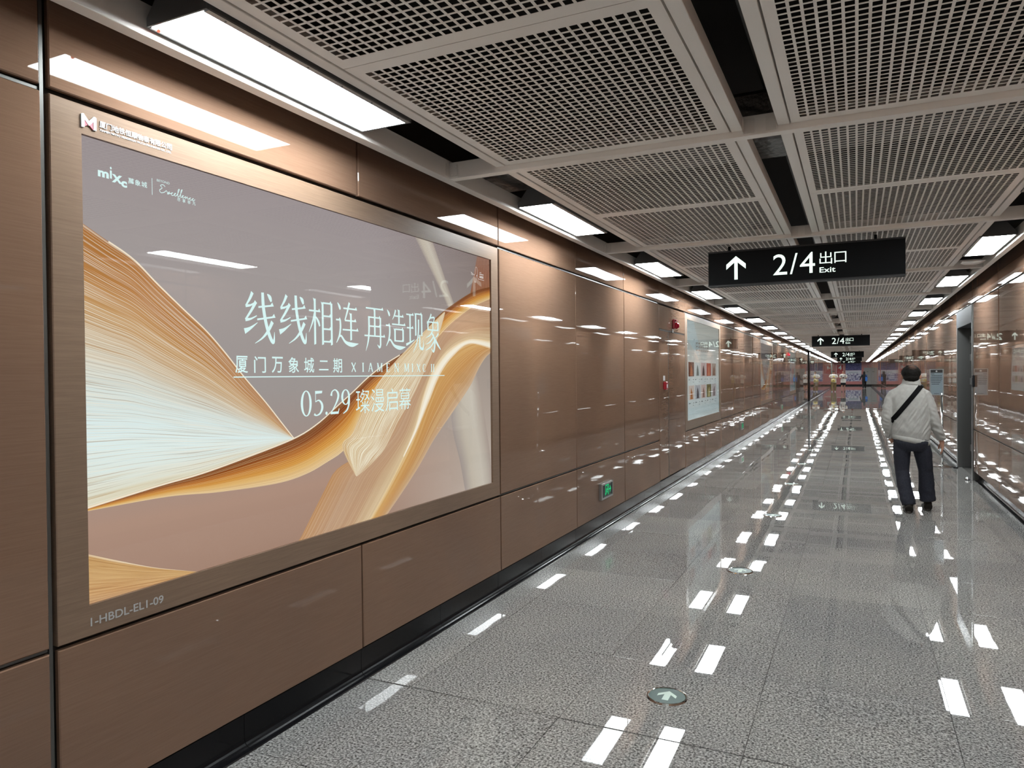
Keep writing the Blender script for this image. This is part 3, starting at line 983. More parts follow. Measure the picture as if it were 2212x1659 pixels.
def gold_box(label, loc_y, detail=True):
    """light box with the flowing gold ribbon artwork; local y = distance from its left frame edge"""
    t = thing('advert_light_box', label, 'light box', (XL, loc_y, 0), group='lit advertisement boxes in the left wall')
    O = 1.527
    def sh(c):
        return [(a - O, b) for a, b in c]
    fy0, fy1 = 1.527 - O, 4.866 - O
    a0, a1, b0, b1 = 1.637 - O, 4.756 - O, 0.832, 2.477
    bxl = (a0 - 0.004, a1 + 0.004, b0 - 0.004, b1 + 0.004)
    mk('frame', *frame_ring(fy0, fy1, ZM[0] - 0.003, ZM[1] + 0.003, a0, a1, b0, b1), M_FRAME, t)
    mk('backing', *bx(-0.034, -0.030, fy0 + 0.01, fy1 - 0.01, ZM[0] + 0.01, ZM[1] - 0.01), M_JOINT, t)
    p = print_back('print', M_BG, t, -0.016, a0 - 0.004, a1 + 0.004, b0 - 0.004, b1 + 0.004)
    L = lambda k: -0.016 + 0.0004 * k
    arcL = [(3.76, 2.48), (3.89, 2.35), (4.06, 2.18), (4.19, 2.03), (4.25, 1.94), (4.22, 1.57), (4.18, 1.38), (4.21, 1.22), (4.29, 1.04), (4.36, 0.82)]
    arcR = [(3.97, 2.48), (4.06, 2.35), (4.17, 2.19), (4.28, 2.05), (4.39, 1.93), (4.53, 1.65), (4.61, 1.47), (4.68, 1.25), (4.74, 1.03), (4.77, 0.82)]
    ribbon('light_arc', sh(arcL), sh(arcR), M_ARC, p, L(1), box=bxl)
    ribbon('brown_corner', sh([(4.57, 2.48), (4.68, 2.48), (4.78, 2.48)]), sh([(4.46, 2.20), (4.62, 2.23), (4.78, 2.26)]), M_BROWN, p, L(2), 12, 6, box=bxl)
    R4L = [(4.77, 2.27), (4.51, 2.2), (4.23, 2.07), (4.02, 1.9), (3.86, 1.67), (3.61, 1.44), (3.41, 1.27), (3.16, 1.19), (2.99, 1.14), (2.89, 1.04), (2.7, 0.82)]
    R4M = [(4.77, 1.87), (4.44, 1.87), (4.17, 1.8), (3.97, 1.67), (3.85, 1.51), (3.74, 1.31), (3.61, 1.15), (3.44, 0.98), (3.26, 0.82)]
    R4R = [(4.79, 1.80), (4.69, 1.76), (4.58, 1.68), (4.44, 1.55), (4.21, 1.39), (3.96, 1.22), (3.78, 1.07), (3.6, 0.94), (3.42, 0.82)]
    HLI = [(4.77, 1.82), (4.44, 1.845), (4.22, 1.76), (4.04, 1.63), (3.91, 1.47), (3.76, 1.29), (3.61, 1.14)]
    HLO = [(4.77, 1.88), (4.44, 1.88), (4.16, 1.80), (3.96, 1.67), (3.84, 1.51), (3.735, 1.31), (3.605, 1.15)]
    ribbon('tan_sheet', sh(R4L), sh(R4M), M_TAN, p, L(3), box=bxl)
    ribbon('amber_band', sh(R4M), sh(R4R), M_AMBER, p, L(4), box=bxl)
    ribbon('white_highlight', sh(HLO), sh(HLI), M_HILITE, p, L(5), box=bxl)
    A2 = [(1.63, 1.17), (1.94, 1.21), (2.13, 1.23), (2.37, 1.27), (2.68, 1.33), (2.85, 1.39), (3.0, 1.47), (3.13, 1.54), (3.27, 1.62), (3.42, 1.69), (3.58, 1.75), (3.75, 1.83), (3.98, 1.99), (4.23, 2.11), (4.51, 2.22), (4.77, 2.28)]
    B2 = [(1.63, 1.16), (1.97, 1.16), (2.23, 1.14), (2.57, 1.13), (2.77, 1.15), (2.92, 1.19), (3.04, 1.23), (3.13, 1.30), (3.2, 1.4), (3.34, 1.51), (3.53, 1.6), (3.74, 1.7), (3.98, 1.85), (4.2, 1.98), (4.5, 2.11), (4.77, 2.19)]
    ribbon('gold_ribbon', sh(A2), sh(B2), M_GOLD, p, L(6), 90, 8, box=bxl)
    R3L = [(4.10, 2.045), (3.94, 1.955), (3.58, 1.74), (3.38, 1.6), (3.23, 1.46), (3.13, 1.32), (3.04, 1.26), (3.15, 1.09)]
    R3R = [(4.11, 2.04), (4.05, 1.93), (3.95, 1.78), (3.74, 1.53), (3.57, 1.37), (3.43, 1.22), (3.3, 1.14), (3.16, 1.085)]
    ribbon('cream_ribbon', sh(R3L), sh(R3R), M_CREAM, p, L(7), box=bxl)
    A1 = [(1.63, 2.175), (1.74, 2.12), (1.84, 2.07), (1.94, 1.99), (2.06, 1.9), (2.17, 1.82), (2.27, 1.73), (2.38, 1.62), (2.5, 1.51), (2.59, 1.42), (2.68, 1.33)]
    B1 = [(1.63, 1.17), (1.94, 1.21), (2.13, 1.23), (2.37, 1.27), (2.52, 1.3), (2.68, 1.332)]
    ribbon('fan_sweep', sh(A1), sh(B1), M_FAN, p, L(8), 60, 16, box=bxl)
    A5 = [(1.63, 1.015), (1.78, 0.95), (1.93, 0.89), (2.15, 0.818)]
    ribbon('corner_wave', sh(A5), sh([(1.63, 0.82), (1.78, 0.82), (1.93, 0.819), (2.15, 0.818)]), M_WAVE, p, L(4), box=bxl)
    e1 = stroke([(a, b, 0.006) for a, b in resample(sh(A1[1:]), 40)])
    e2 = stroke([(a, b, 0.007) for a, b in resample(sh(A2[:11]), 50)])
    to_wall(flat([e1, e2]), L(9), M_EDGE, 'edge_line', p)
    # words on the print
    W_ = []
    spots = [('线', 2.365, 2.57, 1.778), ('线', 2.58, 2.785, 1.785), ('相', 2.79, 2.985, 1.785), ('连', 2.995, 3.19, 1.788), ('再', 3.24, 3.43, 1.785), ('造', 3.435, 3.645, 1.785), ('现', 3.645, 3.845, 1.785), ('象', 3.85, 4.05, 1.785)]
    for ch, y0, y1, z in spots:
        W_.append(glyph(GLYPH[ch], y0 - O, z, (y1 - y0), 0.235))
    to_wall(flat(W_), L(12), M_ADTXT, 'headline', p)
    W_ = []
    for i, ch in enumerate('厦门万象城二期'):
        hh = 0.075 if ch != '二' else 0.05
        W_.append(at2(fit(ch, 0.072, hh, 0.008), 2.322 - O + i * 0.1085, 1.645 + (0.075 - hh) / 2))
    x = 3.12
    for word in ('XIAMEN', 'MIXC', 'II'):
        for ch in word:
            wd = 0.055 if ch != 'I' else 0.05
            W_.append(glyph(LATIN[ch], x - O, 1.65, wd, 0.05))
            x += 0.084 if word == 'XIAMEN' and ch not in 'I' else (0.066 if word != 'II' else 0.026)
        x += 0.02
    W_.append(stroke([(2.311 - O, 1.627, 0.005), (4.09 - O, 1.627, 0.005)]))
    to_wall(flat(W_), L(12), M_ADTXT, 'subtitle', p)
    W_ = []
    x = 2.727
    for ch in '05.29':
        wd, g = DIGIT[ch]
        W_.append(glyph(g, x - O, 1.432, 0.135, 0.125))
        x += wd * 0.00135 + 0.003
    for i, ch in enumerate('璨漫启幕'):
        W_.append(at2(fit(ch, 0.122, 0.13, -0.004), 3.158 - O + i * 0.136, 1.424))
    to_wall(flat(W_), L(12), M_ADTXT, 'date_line', p)
    if not detail:
        mk('pane', *bx(-0.008, -0.004, a0 - 0.004, a1 + 0.004, b0 - 0.004, b1 + 0.004), M_PANE, t)
        return t
    W_ = [at2(fit('m', 0.042, 0.023, 0.045), 1.703 - O, 2.347), glyph(_disc(50, 88, 11) + [([(38, 0), (62, 0), (62, 68), (38, 68)], [(0, 1, 2, 3)])], 1.738 - O, 2.350, 0.03, 0.043), at2(fit('X', 0.042, 0.030, 0.06), 1.756 - O, 2.339),
          at2(fit('c', 0.024, 0.023, 0.05), 1.793 - O, 2.330)]
    for i, ch in enumerate('萬象城'):
        W_.append(at2(fit(ch, 0.024, 0.022, 0.01), 1.822 - O + i * 0.0275, 2.349))
    W_.append(stroke([(1.923 - O, 2.393, 0.0022), (1.923 - O, 2.329, 0.0022)]))
    W_.append(at2(fit('BEYOND', 0.058, 0.009, 0.0), 1.944 - O, 2.386))
    for i, ch in enumerate('尽享非凡'):
        W_.append(at2(fit(ch, 0.015, 0.015, 0.01), 2.036 - O + i * 0.0245, 2.329))
    # handwritten word drawn as one pen line
    pen = [(0.030, 0.030), (0.020, 0.036), (0.008, 0.030), (0.016, 0.022), (0.004, 0.012), (0.010, 0.003), (0.026, 0.008), (0.036, 0.016), (0.044, 0.004), (0.050, 0.015), (0.040, 0.004), (0.056, 0.010), (0.066, 0.015), (0.058, 0.008), (0.064, 0.003),
           (0.074, 0.009), (0.080, 0.015), (0.074, 0.013), (0.076, 0.004), (0.086, 0.010), (0.098, 0.034), (0.092, 0.030), (0.090, 0.006), (0.098, 0.008), (0.112, 0.035), (0.106, 0.030), (0.104, 0.005), (0.112, 0.009), (0.118, 0.014), (0.112, 0.012), (0.114, 0.004),
           (0.124, 0.009), (0.128, 0.013), (0.128, 0.004), (0.136, 0.013), (0.140, 0.004), (0.148, 0.010), (0.154, 0.013), (0.148, 0.008), (0.154, 0.003), (0.162, 0.009), (0.168, 0.013), (0.162, 0.010), (0.164, 0.003), (0.176, 0.010)]
    W_.append(stroke([(1.952 - O + a * 0.97, 2.343 + b, 0.0026) for a, b in spl(pen, 4)]))
    to_wall(flat(W_), L(12), M_ADTXT, 'brand_row', p)
    loop = [(4.466, 2.352), (4.495, 2.342), (4.516, 2.337), (4.530, 2.350), (4.534, 2.385), (4.547, 2.397), (4.560, 2.380), (4.560, 2.345), (4.548, 2.333), (4.540, 2.310), (4.535, 2.290), (4.525, 2.286), (4.514, 2.296), (4.512, 2.325), (4.520, 2.340)]
    loop2 = [(4.545, 2.335), (4.562, 2.337), (4.566, 2.322), (4.582, 2.314), (4.62, 2.314), (4.662, 2.314)]
    W_ = [stroke([(a - O, b, 0.0035) for a, b in spl(c, 5)]) for c in (loop, loop2)]
    W_ += [stroke([(4.468 - O, 2.347 - k * 0.006, 0.002), (4.50 - O, 2.341 - k * 0.004, 0.002)]) for k in range(3)]
    W_ += [stroke([(4.592 - O, 2.352, 0.006), (4.655 - O, 2.352, 0.006)]), stroke([(4.594 - O, 2.364, 0.004), (4.62 - O, 2.364, 0.004)])]
    W_ += [stroke([(a - O, 2.333, 0.017), (a + 0.016 - O, 2.333, 0.017)]) for a in (4.595, 4.615, 4.636)]
    to_wall(flat(W_), L(12), emat('advert_corner_mark', rgb(236, 228, 222), 0.9), 'corner_mark', p)
    mk('pane', *bx(-0.008, -0.004, a0 - 0.004, a1 + 0.004, b0 - 0.004, b1 + 0.004), M_PANE, t)
    # raised owner's name and emblem on the frame
    em = [(0.0, 0.0), (0.011, 0.0), (0.011, 0.028), (0.0275, 0.010), (0.044, 0.028), (0.044, 0.0), (0.055, 0.0), (0.055, 0.044), (0.051, 0.047), (0.046, 0.047), (0.0275, 0.026), (0.009, 0.047), (0.004, 0.047), (0.0, 0.044)]
    solid_wall(([(1.634 - O + a, 2.500 + b) for a, b in em], [(0, 1, 2, 13), (13, 2, 11, 12), (2, 3, 10, 11), (3, 4, 9, 10), (4, 7, 8, 9), (4, 5, 6, 7)]), 0.0005, 0.006, M_WHITE, 'emblem', t)
    solid_wall(([(1.634 - O + a, 2.500 + b) for a, b in ((0.0115, 0.004), (0.0275, 0.014), (0.0435, 0.0), (0.0435, 0.0265), (0.0275, 0.0095 + 0.017), (0.0115, 0.0265))], [(0, 1, 4, 5), (1, 2, 3, 4)]), 0.0005, 0.0045, M_PINKL, 'emblem_inlay', t)
    n_ = []
    for i, ch in enumerate('厦门地铁恒顺物泰有限公司'):
        n_.append(at2(fit(ch, 0.0232, 0.0225, 0.004), 1.703 - O + i * 0.0252, 2.5185))
    solid_wall(flat(n_), 0.0005, 0.003, M_WHITE, 'owner_name', t)
    solid_wall(at2(fit('XIAMEN METRO HENGSHUN WUTAI PROPERTIES CO., LTD.', 0.298, 0.0085, 0.003), 1.703 - O, 2.5045), 0.0005, 0.002, M_WHITE, 'owner_name_latin', t)
    solid_wall(at2(fit('1-HBDL-EL1-09', 0.295, 0.030, 0.01), 1.64 - O, 0.757), 0.0003, 0.001, M_GREYL, 'code_number', t)
    return t

gold_box('large lit advertisement with gold ribbons and pale Chinese headline, nearest on the left wall', 1.527)
gold_box('distant lit gold ribbon advertisement, second of that picture along the left wall', 21.337, False)

M_AD2 = strand_mat('advert_white_sheet', [(0.0, rgb(206, 228, 230)), (0.4, rgb(222, 238, 238)), (0.62, rgb(222, 228, 222)), (1.0, rgb(196, 204, 196))], 3, 3, 0.15, 11.0, rgb(226, 240, 240), None, wob=0.03)
M_AD2S = emat('advert_pale_shape', rgb(206, 226, 228), 1.0)
M_AD2T = emat('advert_brown_title', rgb(140, 122, 108), 1.0)
M_AD2C = emat('advert_caption_grey', rgb(120, 132, 138), 1.0)
tile_cols = [((92, 44, 36), (190, 120, 84)), ((210, 226, 228), (92, 110, 108)), ((214, 196, 196), (60, 50, 54)), ((170, 62, 44), (206, 128, 96)), ((176, 168, 160), (110, 72, 56)),
             ((224, 214, 204), (176, 116, 66)), ((188, 198, 206), (62, 66, 76)), ((222, 206, 200), (150, 116, 104)), ((104, 108, 66), (190, 186, 130)), ((200, 200, 202), (130, 118, 120))]
M_TILE = [(emat('picture_ground', rgb(*a), 0.95), emat('picture_subject', rgb(*b), 0.95)) for a, b in tile_cols]
def white_box(label, loc_y, detail=True):
    t = thing('advert_light_box', label, 'light box', (XL, loc_y, 0), group='lit advertisement boxes in the left wall')
    fy0, fy1 = 0.0, 3.286
    a0, a1, b0, b1 = 0.17, 3.17, 0.872, 2.492
    mk('frame', *frame_ring(fy0, fy1, ZM[0] - 0.003, ZM[1] + 0.003, a0, a1, b0, b1), M_FRAME, t)
    mk('backing', *bx(-0.034, -0.030, fy0 + 0.01, fy1 - 0.01, ZM[0] + 0.01, ZM[1] - 0.01), M_JOINT, t)
    p = print_back('print', M_AD2, t, -0.016, a0 - 0.004, a1 + 0.004, b0 - 0.004, b1 + 0.004)
    L = lambda k: -0.016 + 0.0004 * k
    to_wall(([(a0, 2.2), (a0 + 1.0, 1.9), (a0 + 1.05, 2.1), (a0 + 0.6, b1), (a0, b1)], [(0, 1, 2, 3, 4)]), L(1), M_AD2S, 'pale_shape', p)
    # title strokes (too soft to read in the photo) and caption dashes
    ti = []
    rnd = random.Random(5)
    for c in range(6):
        y = a0 + 0.78 + c * 0.2
        for q in range(3):
            ti.append(stroke([(y + q * 0.06, 2.0, 0.014), (y + q * 0.06, 2.16, 0.014)]))
            ti.append(stroke([(y, 2.02 + q * 0.06, 0.010), (y + 0.14, 2.03 + q * 0.06, 0.010)]))
    to_wall(flat(ti), L(2), M_AD2T, 'title', p)
    cap = []
    for r in range(2):
        for c in range(5):
            y0 = a0 + 0.15 + c * 0.52
            zt = 1.815 - r * 0.385
            gm, sm = M_TILE[r * 5 + c]
            q = print_back('picture', gm, p, L(2), y0, y0 + 0.45, zt - 0.235, zt)
            sh = [(y0 + 0.12, zt - 0.225), (y0 + 0.34, zt - 0.225), (y0 + 0.31, zt - 0.12), (y0 + 0.24 + 0.02 * (c - 2), zt - 0.035), (y0 + 0.16, zt - 0.11)]
            to_wall((sh, [(0, 1, 2, 3, 4)]), L(3), sm, 'subject', p)
            cap += [stroke([(y0 + 0.02, zt - 0.29, 0.016), (y0 + 0.10 + 0.05 * ((c * 3 + r) % 3), zt - 0.29, 0.016)]), stroke([(y0 + 0.36, zt - 0.29, 0.014), (y0 + 0.42, zt - 0.29, 0.014)]), stroke([(y0 + 0.34, zt - 0.33, 0.01), (y0 + 0.41, zt - 0.33, 0.01)])]
    to_wall(flat(cap), L(2), M_AD2C, 'caption_marks', p)
    mk('pane', *bx(-0.008, -0.004, a0 - 0.004, a1 + 0.004, b0 - 0.004, b1 + 0.004), M_PANE, t)
    if detail:
        solid_wall(at2(fit('厦门地铁恒顺物泰有限公司', 0.30, 0.022, 0.012), 0.16, 2.525), 0.0005, 0.003, M_WHITE, 'owner_name', t)
    return t
white_box('white lit advertisement with two rows of five small pictures, beside the concealed double door', 11.428)
white_box('white lit advertisement with picture rows, further away past the second gold ribbon advertisement', 31.228, False)
white_box('farthest white lit advertisement on the left wall, beyond the dark pillar', 51.028, False)

# ------------------------------------------------------------------ concealed double door on the left wall
door_1 = struct(mk('door_1', *bx(XL - 0.034, XL - 0.022, 9.785, 11.41, 0.16, 2.235), M_JOINT))
for y0, y1 in ((9.790, 10.292), (10.312, 11.404)):
    o = link('door_leaf', panel_mesh(y1 - y0, 2.225 - 0.16, M_WALL), door_1, (XL, y0, 0.16))
mk('edge_channel', *bx(XL - 0.02, XL + 0.002, 10.296, 10.308, 0.16, 2.22), M_CHAN, door_1)
mk('top_vent', *bx(XL - 0.018, XL - 0.004, 9.80, 11.40, 2.228, 2.242), M_JOINT, door_1)

al = thing('fire_alarm_strobe', 'red fire alarm sounder with round lens above the concealed double door', 'fire alarm', (XL, 10.62, 2.34))
mk('body', *cbx(0.0005, 0.04, -0.055, 0.055, -0.055, 0.085, 0.01), M_RED, al)
V, F = lathe([(0.05, 0.0), (0.047, 0.02), (0.032, 0.042), (0.008, 0.05)], 20)
mk('lens', [(0.04 + z, x + 0.008, y - 0.01) for x, y, z in V], F, M_REDL, al, smooth=True)
mk('horn', *cbx(0.04, 0.058, -0.04, 0.045, 0.048, 0.08, 0.006), M_RED, al)
mk('white_tag', *bx(0.0005, 0.004, -0.05, 0.0, -0.11, -0.06), M_WHITE, al)
al2 = thing('fire_alarm_strobe', 'small far red fire alarm sounder above the farther left wall panels', 'fire alarm', (XL, 30.35, 2.34))
for c in list(al.children):
    link(c.name.split('.')[0], c.data, al2)

cp = thing('call_point', 'small red manual call point with white tag on the concealed door leaf', 'call point', (XL, 10.04, 1.46))
mk('box', *cbx(0.0005, 0.045, -0.055, 0.055, -0.055, 0.055, 0.008), M_RED, cp)
mk('glass_window', *bx(0.045, 0.0465, -0.03, 0.03, -0.03, 0.02), M_WHITE, cp)
mk('white_tag', *bx(0.0005, 0.003, -0.05, 0.05, 0.07, 0.14), M_WHITE, cp)

# ------------------------------------------------------------------ low level exit signs
def exit_box(label, y):
    t = thing('exit_sign', label, 'exit sign', (XL, y, 0.395), group='low green exit signs on the left wall')
    mk('frame', *frame_ring(-0.195, 0.195, -0.085, 0.085, -0.165, 0.175, -0.065, 0.065, 0.03), M_STEEL, t, loc=(0.0305, 0, 0))
    mk('plate', *bx(0.001, 0.024, -0.168, 0.178, -0.068, 0.068), M_EXITB, t)
    g = []
    # door frame, running figure and arrow pointing right
    g += [stroke([(-0.045, -0.055, 0.014), (-0.045, 0.052, 0.014), ]), stroke([(-0.052, 0.052, 0.012), (0.062, 0.052, 0.012)]), stroke([(0.055, -0.055, 0.014), (0.055, 0.058, 0.014)])]
    g += _disc(0.022, 0.030, 0.011)
    g += [stroke([(0.012, 0.016, 0.022), (-0.004, -0.014, 0.018)]), stroke([(-0.004, -0.014, 0.013), (0.026, -0.026, 0.012), (0.024, -0.052, 0.010)]), stroke([(-0.006, -0.014, 0.013), (-0.03, -0.036, 0.012), (-0.066, -0.034, 0.011)]),
          stroke([(0.014, 0.012, 0.009), (0.036, -0.002, 0.009), (0.048, 0.010, 0.008)]), stroke([(0.008, 0.014, 0.009), (-0.022, 0.010, 0.009), (-0.034, -0.012, 0.008)])]
    g += [stroke([(0.07, 0.0, 0.016), (0.128, 0.0, 0.016)]), stroke([(0.10, 0.034, 0.014), (0.137, 0.0, 0.014), (0.10, -0.034, 0.014)])]
    to_wall(flat(g), 0.0245, M_EXITG, 'pictogram', t)
    return t
exit_box('small green running-figure exit sign low on the left wall, nearest one', 7.37)
exit_box('small green exit sign low on the left wall past the white advertisement', 17.52)
exit_box('small green exit sign low on the left wall, farthest one', 27.6)

# ------------------------------------------------------------------ pillar strip on the left, metal edge far back
struct(mk('trim_1', *cbx(XL - 0.03, XL + 0.055, 44.0, 44.9, 0, 2.95, 0.01), M_BASE))
struct(mk('trim_2', *cbx(XL - 0.03, XL + 0.06, 86.0, 86.6, 0, 2.95, 0.01), M_DSTEEL))

# ------------------------------------------------------------------ hanging exit signs
def sign_parts():
    W, H, D = 1.67, 0.335, 0.11
    out = []
    def me(n, p, m):
        q = bpy.data.meshes.new(n)
        q.from_pydata([tuple(v) for v in p[0]], [], [tuple(f) for f in p[1]])
        q.materials.append(m)
        return q
    out.append(('box', me('box', cbx(0, W, 0, D, 0, H, 0.004), M_SIGNB)))
    out.append(('edge_profile', me('edge_profile', join(bx(0.0, W, -0.004, 0.0, 0.0, 0.014), bx(0.0, W, -0.004, 0.0, H - 0.014, H)), pmat('sign_edge', (0.03, 0.03, 0.032), 0.4))))
    for x in (0.19, 1.44):
        out.append(('hanger_rod', me('hanger_rod', bx(x - 0.012, x + 0.012, D / 2 - 0.012, D / 2 + 0.012, H - 0.003, H + 0.045), M_SIGNB)))
    def face(p):
        return [(a, -0.0012, b) for a, b in p[0]], p[1]
    ax = 0.257
    arrow = [stroke([(ax, 0.058, 0.031), (ax, 0.235, 0.031)])]
    arrow += [([(ax, 0.280), (ax - 0.089, 0.203), (ax - 0.089, 0.155), (ax, 0.232)], [(0, 1, 2, 3)]), ([(ax, 0.280), (ax, 0.232), (ax + 0.089, 0.155), (ax + 0.089, 0.203)], [(0, 1, 2, 3)])]
    out.append(('arrow', me('arrow', face(flat(arrow)), M_SIGNW)))
    num = [at2(fit('2', 0.122, 0.190, 0.0), 0.589, 0.075), at2(fit('/', 0.066, 0.190, 0.0), 0.735, 0.075), at2(fit('4', 0.128, 0.190, 0.0), 0.82, 0.075)]
    out.append(('exit_numbers', me('exit_numbers', face(flat(num)), M_SIGNW)))
    cn = [at2(fit('出', 0.105, 0.112, 0.0), 0.985, 0.146), at2(fit('口', 0.098, 0.098, 0.0), 1.108, 0.150)]
    out.append(('chinese_word', me('chinese_word', face(flat(cn)), M_SIGNW)))
    out.append(('latin_word', me('latin_word', face(at2(fit('Exit', 0.132, 0.048, 0.012), 0.985, 0.071)), M_SIGNW)))
    return out
sp = sign_parts()
slabs = ['large hanging black exit sign with lit arrow and 2/4, nearest the viewer', 'second hanging black 2/4 exit sign along the corridor', 'third hanging black 2/4 exit sign along the corridor', 'fourth hanging black 2/4 exit sign, partly hidden by the third',
         'farthest hanging black exit sign, only its lower edge showing']
for lab, y in zip(slabs, (7.11, 25.1, 44.6, 59.5, 74.0)):
    t = thing('hanging_exit_sign', lab, 'exit sign', (-1.28, y, 2.452), group='hanging exit signs')
    for n, me in sp:
        link(n, me, t)

# ------------------------------------------------------------------ floor arrow markers
def marker_mesh():
    ringp = lathe([(0.0905, 0.0), (0.0905, 0.006), (0.094, 0.009), (0.099, 0.008), (0.1025, 0.0)], 40)
    disc = lathe([(0.0908, 0.0005), (0.0908, 0.0045), (0.089, 0.005)], 40)
    arrow = [(0.0, 0.058), (0.047, 0.014), (0.047, -0.016), (0.015, 0.014), (0.015, -0.05), (-0.015, -0.05), (-0.015, 0.014), (-0.047, -0.016), (-0.047, 0.014)]
    ap = [(0.0, 0.058), (-0.047, 0.014), (-0.047, -0.014), (0.0, 0.030), (0.047, -0.014), (0.047, 0.014), (-0.016, 0.03), (-0.016, -0.05), (0.016, -0.05), (0.016, 0.03)]
    V = [(x, y, 0.0054) for x, y in ap]
    return ringp, disc, (V, [(0, 1, 2, 3), (0, 3, 4, 5), (6, 7, 8, 9)])
rp, dp, ap = marker_mesh()
def mesh_of(n, p, m, smooth=False):
    q = bpy.data.meshes.new(n)
    q.from_pydata([tuple(v) for v in p[0]], [], [tuple(f) for f in p[1]])
    q.materials.append(m)
    if smooth:
        q.polygons.foreach_set('use_smooth', [True] * len(q.polygons))
    return q
mr_, md_, ma_ = mesh_of('chrome_ring', rp, M_CHROME), mesh_of('green_disc', dp, M_GREEN), mesh_of('arrow', ap, M_MARKA)
for k in range(16):
    t = thing('floor_marker', 'round green arrow marker with chrome rim set in the floor, %s from the viewer' % ordinal(k + 1), 'floor marker', (-0.865, 3.59 + 2.545 * k, 0.0), group='floor arrow markers')
    link('chrome_ring', mr_, t)
    link('green_disc', md_, t)
    link('arrow', ma_, t)

# ------------------------------------------------------------------ recessed steel door on the right wall
door_2 = struct(mk('door_2', *bx(XR + 0.205, XR + 0.25, 12.62, 14.28, 0.005, 2.34), M_DSTEEL))
mk('header_panel', *cbx(XR - 0.012, XR + 0.30, 12.56, 14.36, 2.34, 2.61, 0.004), M_HEAD, door_2)
mk('jamb', *cbx(XR - 0.012, XR + 0.255, 14.28, 14.36, 0, 2.342, 0.004), M_DSTEEL, door_2)
mk('jamb', *cbx(XR - 0.012, XR + 0.255, 12.545, 12.615, 0, 2.61, 0.004), M_DSTEEL, door_2)
mk('leaf_seam', *bx(XR + 0.203, XR + 0.206, 13.45, 13.46, 0.01, 2.35), M_JOINT, door_2)
mk('kick_plate_line', *bx(XR + 0.203, XR + 0.206, 12.63, 14.27, 0.72, 0.728), M_STEEL, door_2)
for z in (0.33, 1.45, 1.85, 2.15):
    mk('hinge', *join(cyl((XR + 0.195, 14.265, z - 0.06), (XR + 0.195, 14.265, z + 0.06), 0.010, n=10), bx(XR + 0.17, XR + 0.195, 14.272, 14.279, z - 0.055, z + 0.055)), M_STEEL, door_2)
mk('knob', *[(lambda p: ([(XR + 0.205 - z, 12.72 + x, 1.02 + y) for x, y, z in p[0]], p[1]))(lathe([(0.02, 0), (0.02, 0.02), (0.028, 0.035), (0.018, 0.05)], 16))][0], M_CHROME, door_2, smooth=True)
rd = thing('card_reader', 'small black card reader on the right wall beside the steel door', 'card reader', (XR, 12.40, 1.47))
mk('body', *cbx(-0.03, -0.0005, -0.045, 0.045, -0.08, 0.09, 0.006), M_SIGNB, rd)
mk('touch_plate', *bx(-0.032, -0.030, -0.03, 0.03, -0.03, 0.05), pmat('reader_plate', (0.03, 0.03, 0.035), 0.1), rd)
ds = thing('door_stop', 'small chrome dome door stop on the floor by the right wall', 'door stop', (1.49, 12.61, 0))
mk('dome', *lathe([(0.033, 0.0), (0.033, 0.012), (0.028, 0.03), (0.016, 0.042), (0.004, 0.046)], 20), M_CHROME, ds, smooth=True)
mk('rubber_ring', *lathe([(0.036, 0.0), (0.037, 0.006), (0.034, 0.010)], 20), M_BASE, ds)
tag(mk('floor_puck', *lathe([(0.038, 0.0), (0.038, 0.012), (0.030, 0.018), (0.006, 0.019)], 20, (1.50, 14.12, 0)), M_BASE), 'flat round black puck on the floor beside the sign stand foot', 'puck')

# ------------------------------------------------------------------ notice stand
st = thing('notice_stand', 'chrome pole notice stand with pale blue sheet, right of the walking man', 'sign stand', (1.312, 14.23, 0))
V, F = lathe([(0.165, 0.0), (0.165, 0.006), (0.15, 0.014), (0.05, 0.020), (0.022, 0.028), (0.021, 0.03)], 40)
mk('base', V, F, M_CHROME, st, smooth=False)
mk('pole', *cyl((0, 0, 0.018), (0, 0, 1.25), 0.021, n=20), M_CHROME, st, smooth=True)
fr = [(a, b) for a, b in ((-0.177, 1.215), (0.022, 1.215), (0.022, 1.662), (-0.177, 1.662))]
def board(y0, y1, a0, a1, b0, b1):
    return bx(a0, a1, y0, y1, b0, b1)
mk('board_frame', *join(bx(-0.180, -0.166, -0.035, 0.0, 1.215, 1.662), bx(0.012, 0.026, -0.035, 0.0, 1.215, 1.662), bx(-0.166, 0.012, -0.035, 0.0, 1.215, 1.229), bx(-0.166, 0.012, -0.035, 0.0, 1.648, 1.662), bx(-0.166, 0.012, -0.006, 0.0, 1.229, 1.648)), M_STEEL, st)
M_SHEET = pmat('notice_sheet', (0.34, 0.42, 0.47), 0.3)
sheet = mk('notice_sheet', *bx(-0.166, 0.012, -0.010, -0.006, 1.229, 1.648), M_SHEET, st)
mk('header_band', *bx(-0.166, 0.012, -0.0115, -0.010, 1.598, 1.648), pmat('notice_header', (0.03, 0.03, 0.032), 0.4), sheet)
mk('round_logo', *[(lambda p: ([(-0.077 + x, -0.0118 - z, 1.623 + y) for x, y, z in p[0]], p[1]))(lathe([(0.014, 0.0), (0.014, 0.0004)], 20))][0], M_WHITE, sheet)
lines = []
for k, (a, b) in enumerate(((-0.160, -0.11), (-0.152, 0.004), (-0.160, 0.006), (-0.160, 0.006), (-0.160, 0.002), (-0.155, -0.02), (-0.15, -0.04))):
    z = 1.572 - k * 0.029
    x = a
    q = 0
    while x < b - 0.008:
        wd = 0.013 + 0.004 * ((q * 7 + k * 3) % 3)
        lines.append(bx(x, min(x + wd, b), -0.0105, -0.010, z, z + 0.012))
        x += wd + 0.003
        q += 1
lines.append(bx(-0.115, -0.04, -0.0105, -0.010, 1.238, 1.246))
